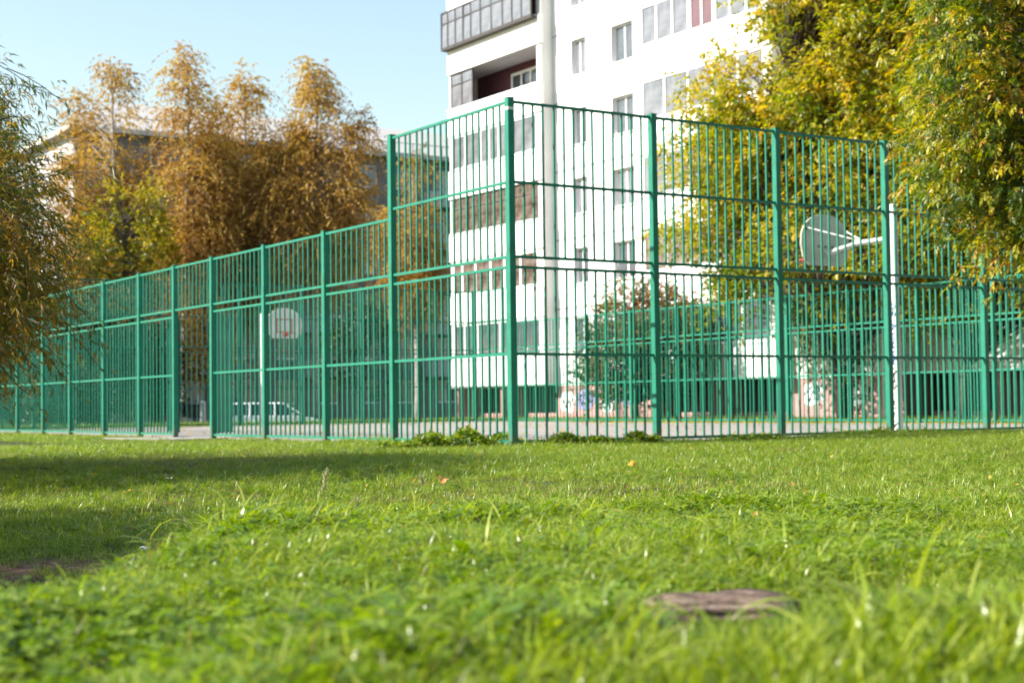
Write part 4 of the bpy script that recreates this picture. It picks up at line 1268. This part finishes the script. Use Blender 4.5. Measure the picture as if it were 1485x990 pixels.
# ------------------------------------------------------------------ leaf litter on the court
nl = 2600
a_ = rng.uniform(0.4, WID - 0.4, nl); n_ = LEN * rng.random(nl)
edge = rng.random(nl) < 0.55
a_ = np.where(edge, WID - 0.4 - np.abs(rng.normal(size=nl)) * 1.1, a_)
n_ = np.where(edge, LEN * rng.random(nl) * 0.7, n_)
P = np.stack([CORNER.x + DR.x * a_ + DL.x * n_, CORNER.y + DR.y * a_ + DL.y * n_, np.full(nl, 0.036)], 1)
D = nrm(np.stack([rng.normal(size=nl), rng.normal(size=nl), np.abs(rng.normal(size=nl)) * 0.2], 1))
N = nrm(unit(nl) * 0.3 + np.array([0, 0, 1.0]))
tag(obj('leaf_litter', leaves_mesh('leaf_litter', P, D, N, 0.09, 0.06, rng.uniform(0.5, 1, nl), L_YG)), kind='stuff')

nl = 380
yl_ = np.sqrt(rng.uniform(4.5 ** 2, 22 ** 2, nl)); xl_ = rng.uniform(-0.33, 0.36, nl) * yl_
P = np.stack([xl_, yl_, ground_z(xl_, yl_) + rng.uniform(0.03, 0.06, nl)], 1)
D = nrm(np.stack([rng.normal(size=nl), rng.normal(size=nl), np.abs(rng.normal(size=nl)) * 0.5], 1))
tag(obj('lawn_litter', leaves_mesh('lawn_litter', P, D, nrm(unit(nl) * 0.5 + np.array([0, 0, 1.0])), rng.uniform(0.025, 0.055, nl), 0.026, rng.uniform(0.2, 0.9, nl), L_BIRCH)), kind='stuff')

# ------------------------------------------------------------------ small things on the lawn
def gz(x, y): return float(ground_z(np.array([x]), np.array([y]))[0])
# old timber in the grass
tb = MB()
rl_ = random.Random(5)
nsx, nsy = 64, 27
LX, LY, LZ = 0.150, 0.075, 0.040
for j in range(nsy):
    t = math.pi * j / (nsy - 1)
    for i in range(nsx):
        u = -1 + 2 * i / (nsx - 1)
        taper = (1 - abs(u) ** 5) ** 0.5 if abs(u) < 1 else 0.05
        rj = 1 + 0.13 * math.sin(j * 1.9 + 1.1 * math.sin(u * 3.1 + j * 0.35)) + 0.09 * math.sin(j * 3.7 + u * 2.2) + 0.06 * math.sin(u * 5 + j * 0.4) + rl_.uniform(-0.025, 0.025)
        tb.v.append((u * LX * (1 + 0.10 * math.sin(j * 2.3)), -math.cos(t) * LY * (0.55 + 0.45 * taper) * rj, math.sin(t) * LZ * taper * rj + 0.01 * u))
for j in range(nsy - 1):
    for i in range(nsx - 1):
        a = j * nsx + i
        tb.f.append((a, a + 1, a + nsx + 1, a + nsx))
to = tb.build('log', M['wood'], smooth=True)
to.location = (LOGP[0], LOGP[1], gz(*LOGP) + 0.024)
to.rotation_euler = (R(10), R(3), R(-6))
tag(to, 'weathered brown log lying half buried in the foreground grass', 'log')

def stalk(label, xpx, ypx_base, Y, h, lean, seed):
    x = (xpx - 742.5) / 2263 * Y
    root = thing('grass_stalk', label, 'grass stalk', (x, Y, gz(x, Y)), 0)
    pts = [(lean * t * t * h, 0.02 * math.sin(3 * t), h * t) for t in np.linspace(0, 1, 9)]
    MB().tube(pts, list(np.linspace(0.0022, 0.001, 9)), 5).build('stem', GR_STALK, root)
    k = 110; r_ = np.random.default_rng(seed)
    t = r_.uniform(0.76, 1.03, k)
    P = np.stack([lean * t * t * h, 0.02 * np.sin(3 * t), h * t], 1) + r_.normal(size=(k, 3)) * 0.003
    D = nrm(np.stack([r_.normal(size=k) * 0.45 + lean, r_.normal(size=k) * 0.45, np.full(k, 1.0)], 1))
    o = obj('seed_head', leaves_mesh('seed_head', P, D, nrm(r_.normal(size=(k, 3))), 0.022, 0.005, r_.random(k), GR_STALK), root)
    tag(o, kind='stuff')
    lf = blades(4, h * 0.55, 0.005, 6, 0.008, 0.25, 0.5, GR_NEAR, 'blade', random.Random(seed))
    obj('blade', lf, root)
stalk('tall grass stalk with a pale seed head at the edge of the hollow', 461, 760, 6.4, 0.30, 0.09, 1)
stalk('slender grass stalk with bent tip right of the pale seed head', 508, 735, 7.4, 0.20, 0.14, 2)
stalk('thin green stalk beside an orange leaf left of the corner post', 612, 705, 10.5, 0.22, -0.08, 3)

def weed(label, x, y, w, d, h, n, seed):
    root = thing('weed_clump', label, 'weed clump', (x, y, gz(x, y)), 0, 'weeds along the fence foot')
    r_ = np.random.default_rng(seed)
    m = n
    q = r_.normal(size=(m, 3))
    P = np.stack([np.clip(q[:, 0], -2, 2) * w * 0.45, np.clip(q[:, 1], -2, 2) * d * 0.45, np.abs(q[:, 2]) * 0], 1)
    hh = h * np.exp(-(P[:, 0] / w) ** 2 * 2.0) * (0.75 + 0.25 * np.sin(P[:, 0] * 11 + seed))
    P[:, 2] = hh * np.sqrt(r_.random(m))
    D = nrm(np.stack([r_.normal(size=m), r_.normal(size=m), r_.uniform(-0.2, 0.9, m)], 1))
    N = nrm(r_.normal(size=(m, 3)) * 0.5 + np.array([0, 0, 1.0]))
    Lw = r_.uniform(0.05, 0.10, m)
    o = obj('foliage', leaves_mesh('foliage', P, D, N, Lw, Lw * 0.5, r_.random(m), L_WEED), root)
    tag(o, kind='stuff')
    st = MB()
    for k in range(24):
        i = int(r_.integers(0, m)); st.tube([(P[i, 0] * 0.7, P[i, 1] * 0.7, -0.03), tuple(P[i])], [0.004, 0.002], 4)
    st.build('stems', L_WEED, root)
L_WEED = leaf_mat('weed_leaf', [(0.0, (0.07, 0.12, 0.012)), (0.5, (0.15, 0.23, 0.018)), (0.9, (0.24, 0.30, 0.03)), (1.0, (0.3, 0.25, 0.04))], trans=0.38, rough=0.35)
def along(dirv, t, off):
    q = CORNER + dirv * t
    nrm_ = Vector((-DR.x, -DR.y, 0)) if dirv is DL else Vector((-DL.x, -DL.y, 0))
    q = q + nrm_ * off
    return q.x, q.y
weed('thick weed clump left of the corner post foot', *along(DL, 0.85, 0.32), 1.35, 0.42, 0.29, 2600, 1)
weed('low weeds at the left bay middle beside the tall left post', *along(DL, 2.2, 0.2), 0.5, 0.25, 0.18, 500, 2)
weed('trailing weeds right of the corner post foot', *along(DR, 0.9, 0.2), 1.0, 0.3, 0.20, 1300, 3)
weed('pointed weed clump left of the second right post', *along(DR, 2.15, 0.22), 0.35, 0.25, 0.28, 600, 4)
weed('low weeds under the third right bay', *along(DR, 4.3, 0.2), 0.9, 0.25, 0.13, 500, 5)
weed('low weeds under the fourth right bay', *along(DR, 7.0, 0.2), 0.9, 0.3, 0.14, 500, 6)

def fallen(label, xpx, ypx, Y, size, mat, seed):
    x = (xpx - 742.5) / 2263 * Y
    r_ = np.random.default_rng(seed)
    z = CAM_Z + (588 - 0.0125 * (xpx - 742.5) - ypx) / 2263 * Y
    mb = MB()
    k = 12
    a0 = r_.uniform(0, 6.28)
    mb.v.append((0, 0, 0))
    for i in range(k):
        a = 6.283 * i / k
        q = size * (0.55 + 0.45 * abs(math.cos(a * 1.5)))
        mb.v.append((q * math.cos(a + a0), q * math.sin(a + a0), 0.25 * size * math.sin(2 * a + seed)))
    for i in range(k): mb.f.append((0, 1 + i, 1 + (i + 1) % k))
    mb.tube([(0, 0, 0), (-size * 1.5, 0.2 * size, -0.2 * size)], [0.0015, 0.001], 4)
    o = mb.build('fallen_leaf', mat)
    o.location = (x, Y, z)
    o.rotation_euler = (R(r_.uniform(20, 55)), R(r_.uniform(-25, 25)), 0)
    tag(o, label, 'leaf', 'fallen leaves on the grass')
M['leaf_y'] = noisy('fallen_yellow', [(0.3, (0.50, 0.26, 0.015)), (0.7, (0.62, 0.38, 0.03))], 12, 0.5)
M['leaf_o'] = noisy('fallen_orange', [(0.3, (0.38, 0.13, 0.03)), (0.7, (0.50, 0.22, 0.05))], 12, 0.5)
M['leaf_b'] = noisy('fallen_buff', [(0.3, (0.40, 0.28, 0.18)), (0.7, (0.55, 0.42, 0.30))], 12, 0.5)
M['paper'] = noisy('scrap_paper', [(0.3, (0.7, 0.7, 0.72)), (0.7, (0.8, 0.8, 0.8))], 12, 0.6)
fallen('bright yellow leaf standing in the foreground grass left of centre', 586, 946, 2.75, 0.016, M['leaf_y'], 1)
fallen('small yellow leaf in front of the log', 980, 914, 2.95, 0.012, M['leaf_y'], 2)
fallen('orange leaf on the lawn in front of the thick weed clump', 641, 694, 11.0, 0.045, M['leaf_o'], 3)
fallen('yellow leaf on the short lawn right of the corner post', 915, 673, 14.0, 0.05, M['leaf_y'], 4)
fallen('buff dry leaf on the lawn at the right', 1392, 730, 8.4, 0.07, M['leaf_b'], 5)
fallen('pale leaf lying in the hollow beside the white scrap', 365, 806, 6.8, 0.03, M['leaf_b'], 6)
def scrap(label, xpx, ypx, Y, s):
    x = (xpx - 742.5) / 2263 * Y
    z = CAM_Z + (588 - 0.0125 * (xpx - 742.5) - ypx) / 2263 * Y
    mb = MB(); r_ = random.Random(int(xpx))
    for j in range(4):
        for i in range(4):
            mb.v.append((s * (i / 3 - 0.5), s * 0.7 * (j / 3 - 0.5), s * r_.uniform(0, 0.35)))
    for j in range(3):
        for i in range(3):
            a = j * 4 + i; mb.f.append((a, a + 1, a + 5, a + 4))
    o = mb.build('paper_scrap', M['paper']); o.location = (x, Y, z)
    tag(o, label, 'litter', 'paper scraps in the hollow')
scrap('white paper scrap on the shaded hollow floor', 208, 795, 7.2, 0.045)
scrap('white paper scrap on the sunny strip of lawn farther back', 243, 694, 13.0, 0.06)
